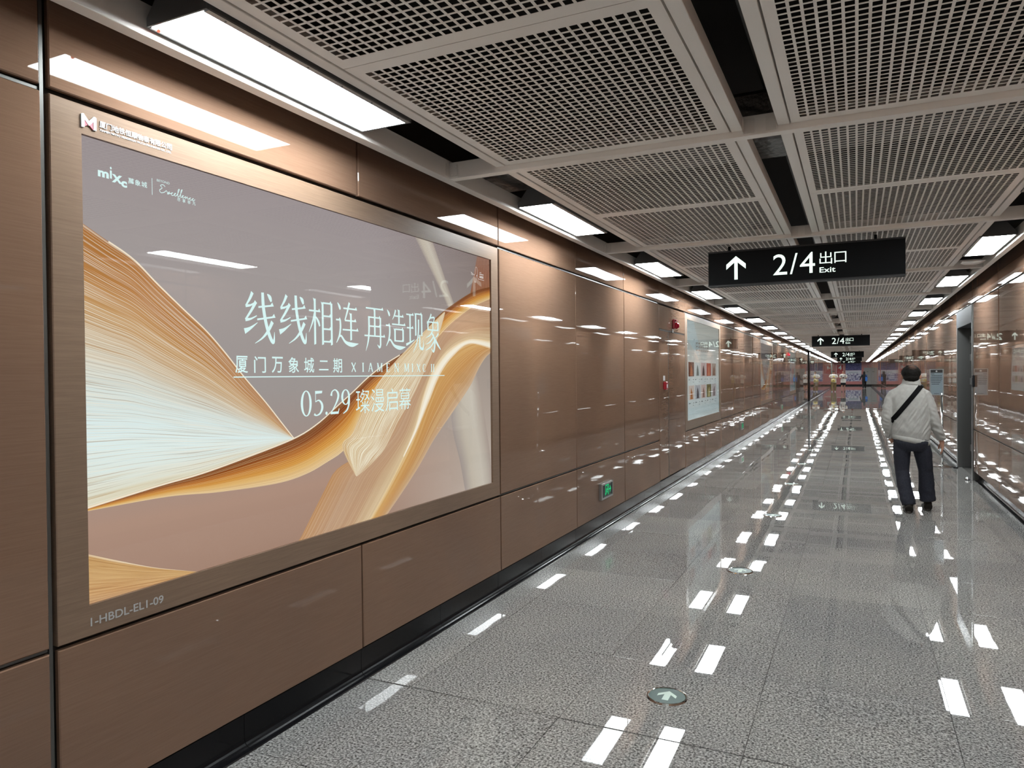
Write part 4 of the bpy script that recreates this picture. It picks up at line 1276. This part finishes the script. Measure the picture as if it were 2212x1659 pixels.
tl = mk('text_lines', *join(*lines), pmat('notice_ink', (0.06, 0.07, 0.08), 0.5), sheet)
tl['kind'] = 'stuff'
mk('cover', *bx(-0.166, 0.012, -0.016, -0.0145, 1.229, 1.648), M_PANE, st)

# ------------------------------------------------------------------ ceiling devices
for k, (y, lab) in enumerate(((16.9, 'nearer of two grey boxed detectors hanging in the central ceiling slot'), (19.7, 'farther of two grey boxed detectors hanging in the central ceiling slot'))):
    t = thing('slot_detector', lab, 'detector', (-0.432, y, 2.86), group='grey detectors in the ceiling slot')
    mk('box', *cbx(-0.07, 0.07, -0.1, 0.1, -0.02, 0.10, 0.01), M_CEIL, t)
    mk('lens_dome', *[(lambda p: (p[0], p[1]))(lathe([(0.012, -0.075), (0.035, -0.06), (0.048, -0.03), (0.05, -0.019)], 20))][0], M_DSTEEL, t, smooth=True)
    mk('bracket', *bx(-0.012, 0.012, -0.012, 0.012, 0.10, 0.48), M_DSTEEL, t)
cv = []
for i in range(9):
    x = -0.11 + i * 0.0275
    cv.append((x, 0.018 * (1 - ((i - 4) / 4.0) ** 2)))
tag(mk('loose_cover', *prism_xz([(1.18 + x, 2.835 - z) for x, z in cv] + [(1.18 + x, 2.838) for x, z in reversed(cv)], 9.42, 9.60), M_CEIL), 'curved pale cover plate hanging in the right light bay behind the nearest light', 'cover plate')

# ------------------------------------------------------------------ end wall
nb = thing('exit_number_board', 'red number 4 board with white border on the pink end wall', 'sign', (-1.77, YE, 2.0))
mk('border', *cbx(-0.43, 0.43, -0.02, -0.0005, -0.60, 0.60, 0.005), pmat('board_border', (0.72, 0.55, 0.52), 0.5), nb)
mk('panel', *bx(-0.37, 0.37, -0.028, -0.02, -0.54, 0.54), pmat('board_red', (0.42, 0.03, 0.03), 0.4), nb)
V, F = at2(fit('4', 0.38, 0.54, 0.012), -0.2, -0.06)
mk('number', [(a, -0.030, b) for a, b in V], F, M_WHITE, nb)
V, F = at2(fit('出口', 0.30, 0.15, 0.0), -0.15, -0.42)
mk('small_word', [(a, -0.030, b) for a, b in V], F, pmat('board_pale', (0.6, 0.35, 0.33), 0.5), nb)
M_NAVY = pmat('navy_poster', (0.03, 0.03, 0.16), 0.4)
n4 = pos_noise(M_NAVY, 9, (0.5, 1, 3), 3.0)
r4 = ramp(M_NAVY, [(0.45, (0.03, 0.03, 0.15)), (0.62, (0.12, 0.12, 0.34))])
lk(M_NAVY, n4.outputs['Fac'], r4.inputs[0])
lk(M_NAVY, r4.outputs[0], bsdf(M_NAVY).inputs['Base Color'])
tag(mk('navy_poster', *cbx(-1.175, 0.586, YE - 0.025, YE - 0.0005, 1.868, 2.81, 0.004), M_NAVY), 'large navy blue poster on the pink end wall', 'poster')
M_MAP = pmat('map_poster', (0.5, 0.5, 0.6), 0.4)
n5 = pos_noise(M_MAP, 5, (1, 1, 1.4), 4.0)
r5 = ramp(M_MAP, [(0.40, (0.10, 0.09, 0.22)), (0.5, (0.40, 0.38, 0.52)), (0.62, (0.66, 0.66, 0.74))])
lk(M_MAP, n5.outputs['Fac'], r5.inputs[0])
lk(M_MAP, r5.outputs[0], bsdf(M_MAP).inputs['Base Color'])
mpn = thing('map_board', 'pale street map board below the navy poster on the end wall', 'map board', (-0.295, YE, 0.53))
mk('board', *cbx(-0.88, 0.88, -0.025, -0.0005, 0.0, 0.93, 0.004), M_MAP, mpn)
mk('title_band', *bx(-0.88, 0.88, -0.028, -0.0005, 0.932, 1.325), pmat('map_title', (0.62, 0.63, 0.70), 0.4), mpn)
mk('title_line', *bx(-0.5, 0.5, -0.030, -0.028, 1.03, 1.10), pmat('map_title_line', (0.30, 0.36, 0.42), 0.4), mpn)
door_3 = struct(mk('door_3', *cbx(0.84, XR + 0.05, YE - 0.03, YE - 0.0005, 0.15, 2.165, 0.004), pmat('grey_door', (0.30, 0.29, 0.28), 0.4)))
mk('sign_plate', *bx(1.15, 1.33, YE - 0.034, YE - 0.03, 1.62, 1.72), M_DSTEEL, door_3)
tag(mk('wall_camera', *cbx(1.24, 1.38, YE - 0.12, YE - 0.0005, 2.27, 2.40, 0.02), M_DSTEEL), 'small dark box fixed above the grey door on the end wall', 'camera')

# ------------------------------------------------------------------ people
def tube(path, n=14):
    """path of (x,y,z,r) or (x,y,z,rx,ry): closed tapered tube, rings square to the path"""
    V, F = [], []
    P = [Vector(p[:3]) for p in path]
    for i, p in enumerate(path):
        d = (P[min(i + 1, len(P) - 1)] - P[max(i - 1, 0)]).normalized()
        ref = Vector((0, 1, 0)) if abs(d.y) < 0.9 else Vector((0, 0, 1))
        u = ref.cross(d).normalized()
        v = d.cross(u).normalized()
        rx = p[3]
        ry = p[4] if len(p) > 4 else p[3]
        for k in range(n):
            an = 2 * math.pi * k / n
            V.append((P[i] + u * (rx * math.cos(an)) + v * (ry * math.sin(an)))[:])
    m = len(path)
    for i in range(m - 1):
        for k in range(n):
            F.append((i * n + k, i * n + (k + 1) % n, (i + 1) * n + (k + 1) % n, (i + 1) * n + k))
    F.append(tuple(reversed(range(n))))
    F.append(tuple(range((m - 1) * n, m * n)))
    return V, F

def rings(rs, n=20):
    """horizontal elliptical rings (x, y, z, rx, ry)"""
    V, F = [], []
    for x, y, z, rx, ry in rs:
        for k in range(n):
            an = 2 * math.pi * k / n
            c, s = math.cos(an), math.sin(an)
            V.append((x + rx * math.copysign(abs(c) ** 0.85, c), y + ry * math.copysign(abs(s) ** 0.85, s), z))
    m = len(rs)
    for i in range(m - 1):
        for k in range(n):
            F.append((i * n + k, i * n + (k + 1) % n, (i + 1) * n + (k + 1) % n, (i + 1) * n + k))
    F.append(tuple(reversed(range(n))))
    F.append(tuple(range((m - 1) * n, m * n)))
    return V, F

def ball(c, r, n=16, m=10):
    rx, ry, rz = r if isinstance(r, tuple) else (r, r, r)
    rs = []
    for i in range(m + 1):
        a = -math.pi / 2 + math.pi * i / m
        k = max(math.cos(a), 0.02)
        rs.append((c[0], c[1], c[2] + rz * math.sin(a), rx * k, ry * k))
    V, F = [], []
    for x, y, z, a, b in rs:
        for k in range(n):
            an = 2 * math.pi * k / n
            V.append((x + a * math.cos(an), y + b * math.sin(an), z))
    for i in range(m):
        for k in range(n):
            F.append((i * n + k, i * n + (k + 1) % n, (i + 1) * n + (k + 1) % n, (i + 1) * n + k))
    F.append(tuple(reversed(range(n))))
    F.append(tuple(range(m * n, (m + 1) * n)))
    return V, F

def fused(name, parts, mat, parent, voxel=0.008, smooth=4, disp=None):
    """overlapping solids fused into one continuous skin"""
    V, F = join(*parts)
    me = bpy.data.meshes.new(name)
    me.from_pydata([tuple(v) for v in V], [], [tuple(f) for f in F])
    bm = bmesh.new()
    bm.from_mesh(me)
    bmesh.ops.recalc_face_normals(bm, faces=bm.faces)
    bm.to_mesh(me)
    bm.free()
    o = bpy.data.objects.new(name, me)
    COL.objects.link(o)
    r = o.modifiers.new('fuse', 'REMESH')
    r.mode = 'VOXEL'
    r.voxel_size = voxel
    if smooth:
        s = o.modifiers.new('soft', 'SMOOTH')
        s.iterations = smooth
        s.factor = 0.5
    out = bpy.data.meshes.new_from_object(o.evaluated_get(bpy.context.evaluated_depsgraph_get()))
    bpy.data.objects.remove(o)
    bpy.data.meshes.remove(me)
    out.name = name
    if disp:
        ns = [v.normal.copy() for v in out.vertices]
        for v, nn in zip(out.vertices, ns):
            v.co += nn * disp(v.co)
    out.materials.clear()
    out.materials.append(mat)
    out.polygons.foreach_set('use_smooth', [True] * len(out.polygons))
    return link(name, out, parent)

def cloth(name, col, rough=0.8, var=0.12, scale=40):
    m = pmat(name, col, rough, spec=0.25)
    tc = nd(m, 'ShaderNodeTexCoord')
    n = nd(m, 'ShaderNodeTexNoise')
    n.inputs['Scale'].default_value = scale
    n.inputs['Detail'].default_value = 4
    lk(m, tc.outputs['Object'], n.inputs['Vector'])
    r = ramp(m, [(0.3, tuple(c * (1 - var) for c in col[:3])), (0.7, tuple(min(1, c * (1 + var)) for c in col[:3]))])
    lk(m, n.outputs['Fac'], r.inputs[0])
    lk(m, r.outputs[0], bsdf(m).inputs['Base Color'])
    return m

M_SKIN = pmat('skin', (0.42, 0.22, 0.15), 0.5, spec=0.35)
M_HAIR = pmat('dark_hair', (0.012, 0.010, 0.009), 0.7, spec=0.2)
M_JACKET = cloth('light_grey_jacket', (0.36, 0.352, 0.33), 0.75, 0.06, 30)
M_TROUS = cloth('navy_trousers', (0.020, 0.021, 0.030), 0.8, 0.2, 60)
M_SHOE = pmat('dark_brown_shoe', (0.012, 0.009, 0.007), 0.55, spec=0.2)
M_STRAP = pmat('black_strap', (0.004, 0.004, 0.0045), 0.8, spec=0.1)
M_EYE = pmat('eye_dark', (0.02, 0.015, 0.012), 0.2)

def wrinkle(p):
    arm = min(1.0, max(0.0, (abs(p.x + 0.02) - 0.19) * 20))
    a = noise.noise(Vector((p.x * 20 + p.z * 9, p.y * 4, p.z * 4 - p.x * 3)))
    b = noise.noise(Vector((p.x * 46 - p.z * 26 + 9, p.y * 6, p.z * 6 + p.x * 5)))
    hemf = max(0.15, min(1.0, (p.z + 0.19 * p.x - 0.86) * 9)) if abs(p.x) < 0.21 else 1.0
    low = 0.5 + 0.9 * max(0.0, min(1.0, (1.32 - p.z) * 2.5))
    c = noise.noise(Vector((p.x * 9, p.y * 9, p.z * 30 + p.x * 12)))
    return (1 - arm) * low * hemf * (0.0065 * a + 0.0055 * b) + arm * 0.009 * c * (0.5 + low * 0.6)

def trouser_wrinkle(p):
    return 0.005 * noise.noise(Vector((p.x * 8, p.y * 8, p.z * 17))) * (1.6 if p.z < 0.25 else 1.0)

man = thing('person', 'man in light grey jacket and navy trousers walking away, black strap across back', 'person', (0.576, 9.58, 0.0))
# head and neck with face, ears
hz = 1.585
body = fused('head_and_neck', [ball((0.0, 0.02, hz), (0.078, 0.098, 0.112), 20, 14), ball((0.0, 0.055, hz - 0.06), (0.055, 0.06, 0.062)), tube([(0.0, 0.0, 1.40, 0.062), (0.0, 0.0, 1.50, 0.056), (0.0, 0.01, 1.56, 0.056)]),
                               ball((0.0, 0.122, hz - 0.012), (0.014, 0.02, 0.026), 10, 8), ball((0.0, 0.108, hz + 0.03), (0.05, 0.016, 0.014), 10, 6), ball((0.0, 0.106, hz - 0.055), (0.026, 0.014, 0.009), 10, 6),
                               ball((-0.092, 0.0, hz - 0.022), (0.016, 0.022, 0.034), 10, 8), ball((0.092, 0.0, hz - 0.022), (0.016, 0.022, 0.034), 10, 8)], M_SKIN, man, 0.006, 4)
for sx in (-1, 1):
    mk('eye', *ball((0.031 * sx, 0.112, hz + 0.012), (0.012, 0.006, 0.006), 10, 6), M_EYE, body)
def hairmat():
    m = pmat('thinning_hair', (0.012, 0.010, 0.009), 0.75, spec=0.15)
    tc = nd(m, 'ShaderNodeTexCoord')
    d = nd(m, 'ShaderNodeVectorMath', operation='DISTANCE')
    d.inputs[1].default_value = (0.008, -0.075, 1.688)
    lk(m, tc.outputs['Object'], d.inputs[0])
    n = nd(m, 'ShaderNodeTexNoise')
    n.inputs['Scale'].default_value = 70
    lk(m, tc.outputs['Object'], n.inputs['Vector'])
    ad = nd(m, 'ShaderNodeMath', operation='MULTIPLY_ADD')
    lk(m, n.outputs['Fac'], ad.inputs[0])
    ad.inputs[1].default_value = 0.06
    lk(m, d.outputs['Value'], ad.inputs[2])
    r = ramp(m, [(0.045, (0.10, 0.055, 0.04)), (0.085, (0.008, 0.007, 0.006))])
    lk(m, ad.outputs[0], r.inputs[0])
    lk(m, r.outputs[0], bsdf(m).inputs['Base Color'])
    return m
hair = fused('hair', [ball((0.0, -0.012, hz + 0.022), (0.098, 0.104, 0.094), 20, 12), ball((0.0, -0.035, hz - 0.03), (0.084, 0.076, 0.066), 18, 10), ball((-0.078, 0.0, hz + 0.02), (0.024, 0.045, 0.05)), ball((0.078, 0.0, hz + 0.02), (0.024, 0.045, 0.05)),
                      ball((0.0, 0.03, hz + 0.06), (0.085, 0.075, 0.045), 16, 10)], hairmat(), body, 0.006, 3,
             lambda p: 0.0035 * noise.noise(p * 60) + 0.003 * noise.noise(p * 22))
hands = []
# jacket
def hem_tilt(p):
    return [(v[0], v[1], v[2] - 0.036 * v[0] / 0.19 * max(0.0, min(1.0, (1.1 - v[2]) / 0.28))) for v in p[0]], p[1]
jk = fused('jacket', [hem_tilt(rings([(-0.005, 0.005, 0.815, 0.178, 0.130), (-0.005, 0.005, 0.85, 0.190, 0.140), (-0.008, 0.0, 0.93, 0.204, 0.148), (-0.012, -0.004, 1.06, 0.206, 0.143), (-0.018, -0.008, 1.20, 0.212, 0.140), (-0.02, -0.008, 1.32, 0.206, 0.132),
                                 (-0.02, -0.004, 1.40, 0.176, 0.116), (-0.014, 0.0, 1.45, 0.125, 0.10), (-0.006, 0.004, 1.485, 0.088, 0.082), (0.0, 0.004, 1.50, 0.076, 0.074)], 28)),
                          tube([(-0.130, -0.005, 1.385, 0.060), (-0.180, -0.010, 1.350, 0.068), (-0.212, -0.016, 1.28, 0.070), (-0.234, -0.035, 1.20, 0.068), (-0.250, -0.05, 1.08, 0.062), (-0.248, -0.02, 0.98, 0.060), (-0.222, 0.03, 0.885, 0.052), (-0.212, 0.045, 0.855, 0.050)]),
                          tube([(0.085, -0.005, 1.385, 0.060), (0.135, -0.010, 1.350, 0.068), (0.168, -0.014, 1.28, 0.069), (0.192, -0.020, 1.20, 0.066), (0.222, -0.022, 1.08, 0.062), (0.262, 0.0, 0.96, 0.058), (0.300, 0.025, 0.865, 0.054), (0.304, 0.03, 0.832, 0.044)])],
           M_JACKET, man, 0.006, 4, wrinkle)
mk('collar', *(lambda: (lambda R: ([v for r in R for v in r], [(i * 24 + k, i * 24 + (k + 1) % 24, (i + 1) * 24 + (k + 1) % 24, (i + 1) * 24 + k) for i in range(3) for k in range(24)]))(
    [[(rx * math.cos(2 * math.pi * k / 24), 0.004 + ry * math.sin(2 * math.pi * k / 24), z + 0.012 * math.sin(2 * math.pi * k / 24) * -1) for k in range(24)] for rx, ry, z in ((0.108, 0.098, 1.462), (0.092, 0.088, 1.505), (0.085, 0.082, 1.542), (0.072, 0.070, 1.538))]))(), M_JACKET, jk, smooth=True)
mk('hem_band', *(lambda: (lambda R: ([v for r in R for v in r], [(i * 40 + k, i * 40 + (k + 1) % 40, (i + 1) * 40 + (k + 1) % 40, (i + 1) * 40 + k) for i in range(4) for k in range(40)]))(
    [[(-0.005 + rx * math.cos(2 * math.pi * k / 40), 0.005 + ry * math.sin(2 * math.pi * k / 40), z - 0.036 * rx * math.cos(2 * math.pi * k / 40) / 0.19) for k in range(40)] for rx, ry, z in ((0.176, 0.130, 0.806), (0.193, 0.145, 0.803), (0.199, 0.151, 0.825), (0.200, 0.152, 0.858), (0.182, 0.136, 0.868))]))(), M_JACKET, jk, smooth=True)
# trousers
tr = fused('trousers', [rings([(0.0, 0.005, 0.95, 0.165, 0.115), (0.0, 0.0, 0.88, 0.182, 0.130), (0.0, -0.006, 0.80, 0.184, 0.135), (0.002, -0.004, 0.74, 0.172, 0.125), (0.004, 0.0, 0.70, 0.155, 0.10)], 24),
                            tube([(-0.090, 0.0, 0.80, 0.098), (-0.098, -0.004, 0.66, 0.092), (-0.098, -0.004, 0.47, 0.076), (-0.078, -0.05, 0.30, 0.076), (-0.048, -0.10, 0.16, 0.076), (-0.034, -0.115, 0.085, 0.078)]),
                            tube([(0.092, 0.0, 0.80, 0.098), (0.122, 0.03, 0.66, 0.094), (0.148, 0.07, 0.47, 0.078), (0.160, 0.10, 0.30, 0.084), (0.166, 0.11, 0.18, 0.084), (0.170, 0.115, 0.115, 0.086)])],
           M_TROUS, man, 0.008, 4, trouser_wrinkle)
def shoe(x, y, tilt):
    b = fused('shoe', [tube([(x, y - 0.075, 0.045, 0.042, 0.042), (x, y - 0.05, 0.05, 0.047, 0.048), (x - 0.004, y + 0.03, 0.045, 0.046, 0.042), (x - 0.006, y + 0.11, 0.036, 0.052, 0.034), (x - 0.006, y + 0.17, 0.030, 0.040, 0.028), (x - 0.006, y + 0.195, 0.028, 0.018, 0.018)], 16),
                      tube([(x, y - 0.025, 0.06, 0.046), (x, y - 0.025, 0.11, 0.042)])], M_SHOE, man, 0.006, 3)
    return b
for x, y in ((-0.036, -0.12), (0.172, 0.13)):
    b = shoe(x, y, 0)
    mk('sole', *prism_xy([(x + 0.049 * math.cos(a) * (1.0 if math.sin(a) > 0 else 0.92) - 0.003, y + 0.055 + 0.142 * math.sin(a)) for a in [2 * math.pi * k / 24 for k in range(24)]], 0.0, 0.024), pmat('shoe_sole', (0.03, 0.024, 0.02), 0.6), b)
# right hand: palm, four curled fingers, thumb
def finger(pts, r):
    return tube([(p[0], p[1], p[2], r * (1.0 - 0.12 * i)) for i, p in enumerate(pts)], 8)
hx, hy, hzz = 0.310, 0.038, 0.80
fused('right_hand', [tube([(hx - 0.003, hy - 0.006, hzz + 0.05, 0.027, 0.025), (hx, hy, hzz + 0.01, 0.026, 0.022), (hx + 0.003, hy + 0.006, hzz - 0.03, 0.020, 0.038), (hx + 0.004, hy + 0.010, hzz - 0.065, 0.018, 0.040)], 14),
                     finger([(hx + 0.003, hy - 0.022, hzz - 0.06), (hx - 0.002, hy - 0.024, hzz - 0.095), (hx - 0.018, hy - 0.022, hzz - 0.115)], 0.0085),
                     finger([(hx + 0.004, hy - 0.002, hzz - 0.062), (hx + 0.001, hy - 0.002, hzz - 0.105), (hx - 0.016, hy, hzz - 0.132)], 0.0092),
                     finger([(hx + 0.004, hy + 0.018, hzz - 0.062), (hx + 0.002, hy + 0.020, hzz - 0.108), (hx - 0.014, hy + 0.021, hzz - 0.138)], 0.0094),
                     finger([(hx + 0.004, hy + 0.037, hzz - 0.060), (hx + 0.004, hy + 0.041, hzz - 0.103), (hx - 0.010, hy + 0.042, hzz - 0.132)], 0.0090),
                     finger([(hx - 0.008, hy + 0.034, hzz - 0.005), (hx - 0.022, hy + 0.052, hzz - 0.04), (hx - 0.030, hy + 0.056, hzz - 0.078)], 0.0105)], M_SKIN, man, 0.0035, 2)
fused('left_hand', [tube([(-0.214, 0.04, 0.87, 0.03), (-0.205, 0.055, 0.83, 0.030), (-0.185, 0.065, 0.79, 0.028)], 12)], M_SKIN, man, 0.006, 2)
# strap, laid on the back of the jacket and over the shoulder
jm = jk.data
bvh = BVHTree.FromPolygons([v.co[:] for v in jm.vertices], [tuple(p.vertices) for p in jm.polygons])
row = []
NS = 30
for i in range(NS + 1):
    t = i / NS
    x, z = -0.215 + (0.094 + 0.215) * t, 1.040 + (1.452 - 1.040) * t
    d = Vector((0.094 + 0.215, 0, 1.452 - 1.040)).normalized()
    pn = Vector((-d.z, 0, d.x))
    line = []
    for k in (-2, -1, 0, 1, 2):
        q = Vector((x, -1.0, z)) + pn * (0.0125 * k)
        hit = bvh.ray_cast(q, Vector((0, 1, 0)))[0]
        line.append(hit.y if hit else None)
    row.append((x, z, pn, line))
V, F = [], []
lasty = -0.1
for x, z, pn, line in row:
    ok = [y for y in line if y is not None]
    y = (min(ok) if ok else lasty) - 0.006 + max(0.0, -0.178 - x) * 0.7
    lasty = y + 0.006
    for k in (-1, 1):
        for dy in (0.0, 0.010):
            V.append((x + pn.x * 0.026 * k, y + dy, z + pn.z * 0.026 * k))
for i in range(NS):
    q = i * 4
    F += [(q, q + 2, q + 6, q + 4), (q + 1, q + 5, q + 7, q + 3), (q, q + 4, q + 5, q + 1), (q + 2, q + 3, q + 7, q + 6)]
bag = mk('shoulder_strap', V, F, M_STRAP, man, smooth=False)
V, F = [], []
for i in range(17):
    y = -0.062 + 0.20 * i / 16
    x = 0.098 - (0.05 * max(0.0, y) / 0.135)
    hit = bvh.ray_cast(Vector((x, y, 2.0)), Vector((0, 0, -1)))[0]
    z = (hit.z if hit else 1.35) + 0.007
    if z < 1.25:
        break
    V += [(x - 0.026, y, z + 0.004), (x + 0.026, y, z - 0.006), (x - 0.026, y, z - 0.004), (x + 0.026, y, z - 0.014)]
for i in range(len(V) // 4 - 1):
    q = i * 4
    F += [(q, q + 1, q + 5, q + 4), (q + 2, q + 6, q + 7, q + 3), (q, q + 4, q + 6, q + 2), (q + 1, q + 3, q + 7, q + 5)]
mk('strap_over_shoulder', V, F, M_STRAP, bag)

# ---- three people far down the corridor
def far_person(label, loc, face, H, top_mat, leg_mat, hair_mat, short_legs=False, arms='phone', coat=False, stride=0.08, shoe_mat=M_SHOE, wide=1.0):
    """face = -1 looks towards the viewer, +1 walks away"""
    t = thing('person', label, 'person', loc, (0, 0, 0 if face > 0 else math.pi))
    k = H / 1.70
    def S(p):
        return [tuple(c * k for c in q) for q in p]
    sx = 0.20 * wide
    hd = [ball((0, 0.015 * k, 1.585 * k), (0.074 * k, 0.092 * k, 0.108 * k)), ball((0, 0.05 * k, 1.535 * k), (0.052 * k, 0.055 * k, 0.055 * k)), ball((0, 0.112 * k, 1.575 * k), (0.014 * k, 0.018 * k, 0.024 * k)), tube(S([(0, 0, 1.38, 0.058), (0, 0, 1.54, 0.054)])),
          ball((-0.078 * k, 0.01 * k, 1.58 * k), (0.012 * k, 0.02 * k, 0.03 * k)), ball((0.078 * k, 0.01 * k, 1.58 * k), (0.012 * k, 0.02 * k, 0.03 * k))]
    limbs = []
    legs = []
    for s, st in ((-1, -stride), (1, stride)):
        leg = S([(0.09 * s * wide, 0, 0.84, 0.092 * wide), (0.10 * s * wide, st * 0.4, 0.48, 0.064), (0.10 * s * wide, st, 0.10, 0.044), (0.10 * s * wide, st, 0.05, 0.04)])
        limbs.append(tube(leg))
        if short_legs:
            legs.append(tube(S([(0.09 * s, 0, 0.84, 0.105), (0.10 * s, st * 0.3, 0.54, 0.098)])))
        else:
            legs.append(tube(S([(0.09 * s * wide, 0, 0.84, 0.108 * wide), (0.10 * s * wide, st * 0.4, 0.48, 0.088 * wide), (0.10 * s * wide, st, 0.075, 0.078)])))
    if arms == 'phone':
        ap_ = [S([(sx * s, 0, 1.38, 0.05), (sx * s * 1.30, 0.02, 1.14, 0.044), (0.10 * s, 0.24, 1.12, 0.036), (0.04 * s, 0.28, 1.16, 0.032)]) for s in (-1, 1)]
        sl = [S([(sx * s * 0.8, 0, 1.39, 0.075), (sx * s * 1.12, 0.01, 1.30, 0.074), (sx * s * 1.3, 0.02, 1.18, 0.066)]) for s in (-1, 1)]
    else:
        ap_ = [S([(-sx, 0, 1.38, 0.05), (-sx * 1.5, 0.03, 1.12, 0.044), (-sx * 1.95, 0.08, 0.86, 0.034), (-sx * 2.0, 0.09, 0.78, 0.03)]), S([(sx, 0, 1.38, 0.05), (sx * 1.25, -0.02, 1.12, 0.044), (sx * 1.2, 0.02, 0.88, 0.034), (sx * 1.2, 0.03, 0.80, 0.03)])]
        sl = [S([(-sx * 0.85, 0, 1.39, 0.075), (-sx * 1.5, 0.03, 1.12, 0.066), (-sx * 1.92, 0.08, 0.88, 0.056)]), S([(sx * 0.85, 0, 1.39, 0.075), (sx * 1.25, -0.02, 1.12, 0.066), (sx * 1.2, 0.02, 0.90, 0.056)])]
    b = fused('body', hd + limbs + [tube(p) for p in ap_] + [rings(S([(0, 0, 0.78, 0.15 * wide, 0.10), (0, 0, 1.0, 0.145 * wide, 0.095), (0, 0, 1.30, 0.17 * wide, 0.10), (0, 0, 1.42, 0.13, 0.08), (0, 0, 1.47, 0.06, 0.06)]))], M_SKIN, t, 0.014, 3)
    hem = 0.60 if coat else 0.74
    fused('coat' if coat else 'shirt', [rings(S([(0, 0, hem, 0.20 * wide, 0.14), (0, 0, 1.0, 0.19 * wide, 0.135), (0, 0, 1.28, 0.205 * wide, 0.128), (0, 0, 1.39, 0.185 * wide, 0.11), (0, 0, 1.46, 0.085, 0.08)]))] + [tube(p) for p in sl], top_mat, t, 0.014, 3)
    fused('shorts' if short_legs else 'trousers', legs + [rings(S([(0, 0, 0.92, 0.165 * wide, 0.115), (0, 0, 0.80, 0.175 * wide, 0.125), (0, 0, 0.72, 0.15 * wide, 0.11)]))], leg_mat, t, 0.014, 3)
    for s, st in ((-1, -stride), (1, stride)):
        x, y = 0.10 * s * wide * k, st * k
        fused('shoe', [tube([(x, y - 0.07, 0.045, 0.04), (x, y + 0.03, 0.045, 0.044), (x, y + 0.13, 0.036, 0.042, 0.032), (x, y + 0.18, 0.03, 0.022)])], shoe_mat, t, 0.012, 2)
    h = fused('hair', [ball((0, -0.01 * k, 1.625 * k), (0.086 * k, 0.094 * k, 0.078 * k)), ball((0, -0.035 * k, 1.57 * k), (0.078 * k, 0.068 * k, 0.07 * k))], hair_mat, b, 0.012, 2)
    for s in (-1, 1):
        mk('eye', *ball((0.03 * s * k, 0.102 * k, 1.595 * k), (0.011, 0.006, 0.006), 8, 6), M_EYE, b)
    return t, k

M_TEE = cloth('white_tee', (0.66, 0.64, 0.60), 0.8, 0.05)
M_KHAKI = cloth('khaki_trousers', (0.24, 0.17, 0.08), 0.8, 0.1)
M_BLK = cloth('black_cloth', (0.012, 0.012, 0.013), 0.8, 0.2)
M_YEL = cloth('yellow_bag', (0.62, 0.50, 0.16), 0.6, 0.06)
M_BLUE = cloth('blue_bag', (0.03, 0.13, 0.42), 0.5, 0.06)
pa, k = far_person('distant person in white top and khaki trousers hugging a yellow bag, facing viewer', (-1.72, 66.5, 0), -1, 1.74, M_TEE, M_KHAKI, M_HAIR, stride=0.1, wide=1.12, shoe_mat=pmat('white_shoe', (0.7, 0.7, 0.7), 0.5))
fused('cap', [ball((0, 0.0, 1.70), (0.095, 0.10, 0.055)), ball((0, 0.10, 1.685), (0.07, 0.06, 0.012))], M_BLK, pa, 0.012, 2)
yb_ = thing('shoulder_bag', 'yellow bag held in front of the distant person in khaki trousers', 'bag', (-1.72, 66.5, 0), (0, 0, math.pi))
fused('bag_body', [ball((0.02, 0.29, 0.94), (0.17, 0.085, 0.12), 18, 12), ball((0.02, 0.28, 0.88), (0.18, 0.085, 0.08), 18, 10)], M_YEL, yb_, 0.014, 3)
fused('upper_pouch', [ball((-0.03, 0.40, 1.26), (0.085, 0.05, 0.10), 16, 10)], M_YEL, yb_, 0.014, 2)
mk('clasp', *cbx(-0.02, 0.05, 0.368, 0.382, 0.92, 0.99, 0.005), M_BLK, yb_)
pb, k = far_person('distant person in white tee and black shorts walking towards the viewer', (-0.98, 66.5, 0), -1, 1.74, M_TEE, M_BLK, M_HAIR, short_legs=True, stride=0.1)
bp_ = fused('backpack', [rings([(0, -0.19, 0.95, 0.13, 0.08), (0, -0.20, 1.15, 0.15, 0.09), (0, -0.19, 1.36, 0.13, 0.07)])], M_BLK, pb, 0.014, 2)
for s in (-1, 1):
    mk('strap', *tube([(0.13 * s, -0.13, 1.40, 0.022, 0.010), (0.13 * s, 0.0, 1.452, 0.022, 0.010), (0.135 * s, 0.115, 1.36, 0.022, 0.010), (0.14 * s, 0.142, 1.20, 0.022, 0.010), (0.17 * s, 0.09, 1.06, 0.022, 0.010)], 8), M_BLK, bp_)
mk('phone', *cbx(-0.035, 0.035, 0.300, 0.310, 1.10, 1.25, 0.003), M_SIGNB, pb)
pc, k = far_person('distant person in a long black hooded coat walking away, arm swung out', (0.72, 80.0, 0), 1, 1.68, M_BLK, M_BLK, M_BLK, arms='swing', coat=True, stride=0.14)
fused('hood', [ball((0, -0.02, 1.60), (0.105, 0.115, 0.12)), tube([(0, 0, 1.40, 0.11), (0, 0, 1.56, 0.098)])], M_BLK, pc, 0.014, 3)
bb_ = thing('tote_bag', 'blue bag carried at the right side of the distant person in black', 'bag', (0.90, 79.70, 0))
mk('bag_body', *cbx(-0.09, 0.11, -0.07, 0.04, 0.72, 1.14, 0.03), M_BLUE, bb_)
mk('handle', *tube([(-0.06, -0.01, 1.13, 0.012), (-0.03, 0.06, 1.30, 0.012), (0.0, 0.12, 1.40, 0.012), (0.03, 0.08, 1.30, 0.012), (0.08, -0.01, 1.13, 0.012)], 8), M_BLUE, bb_)
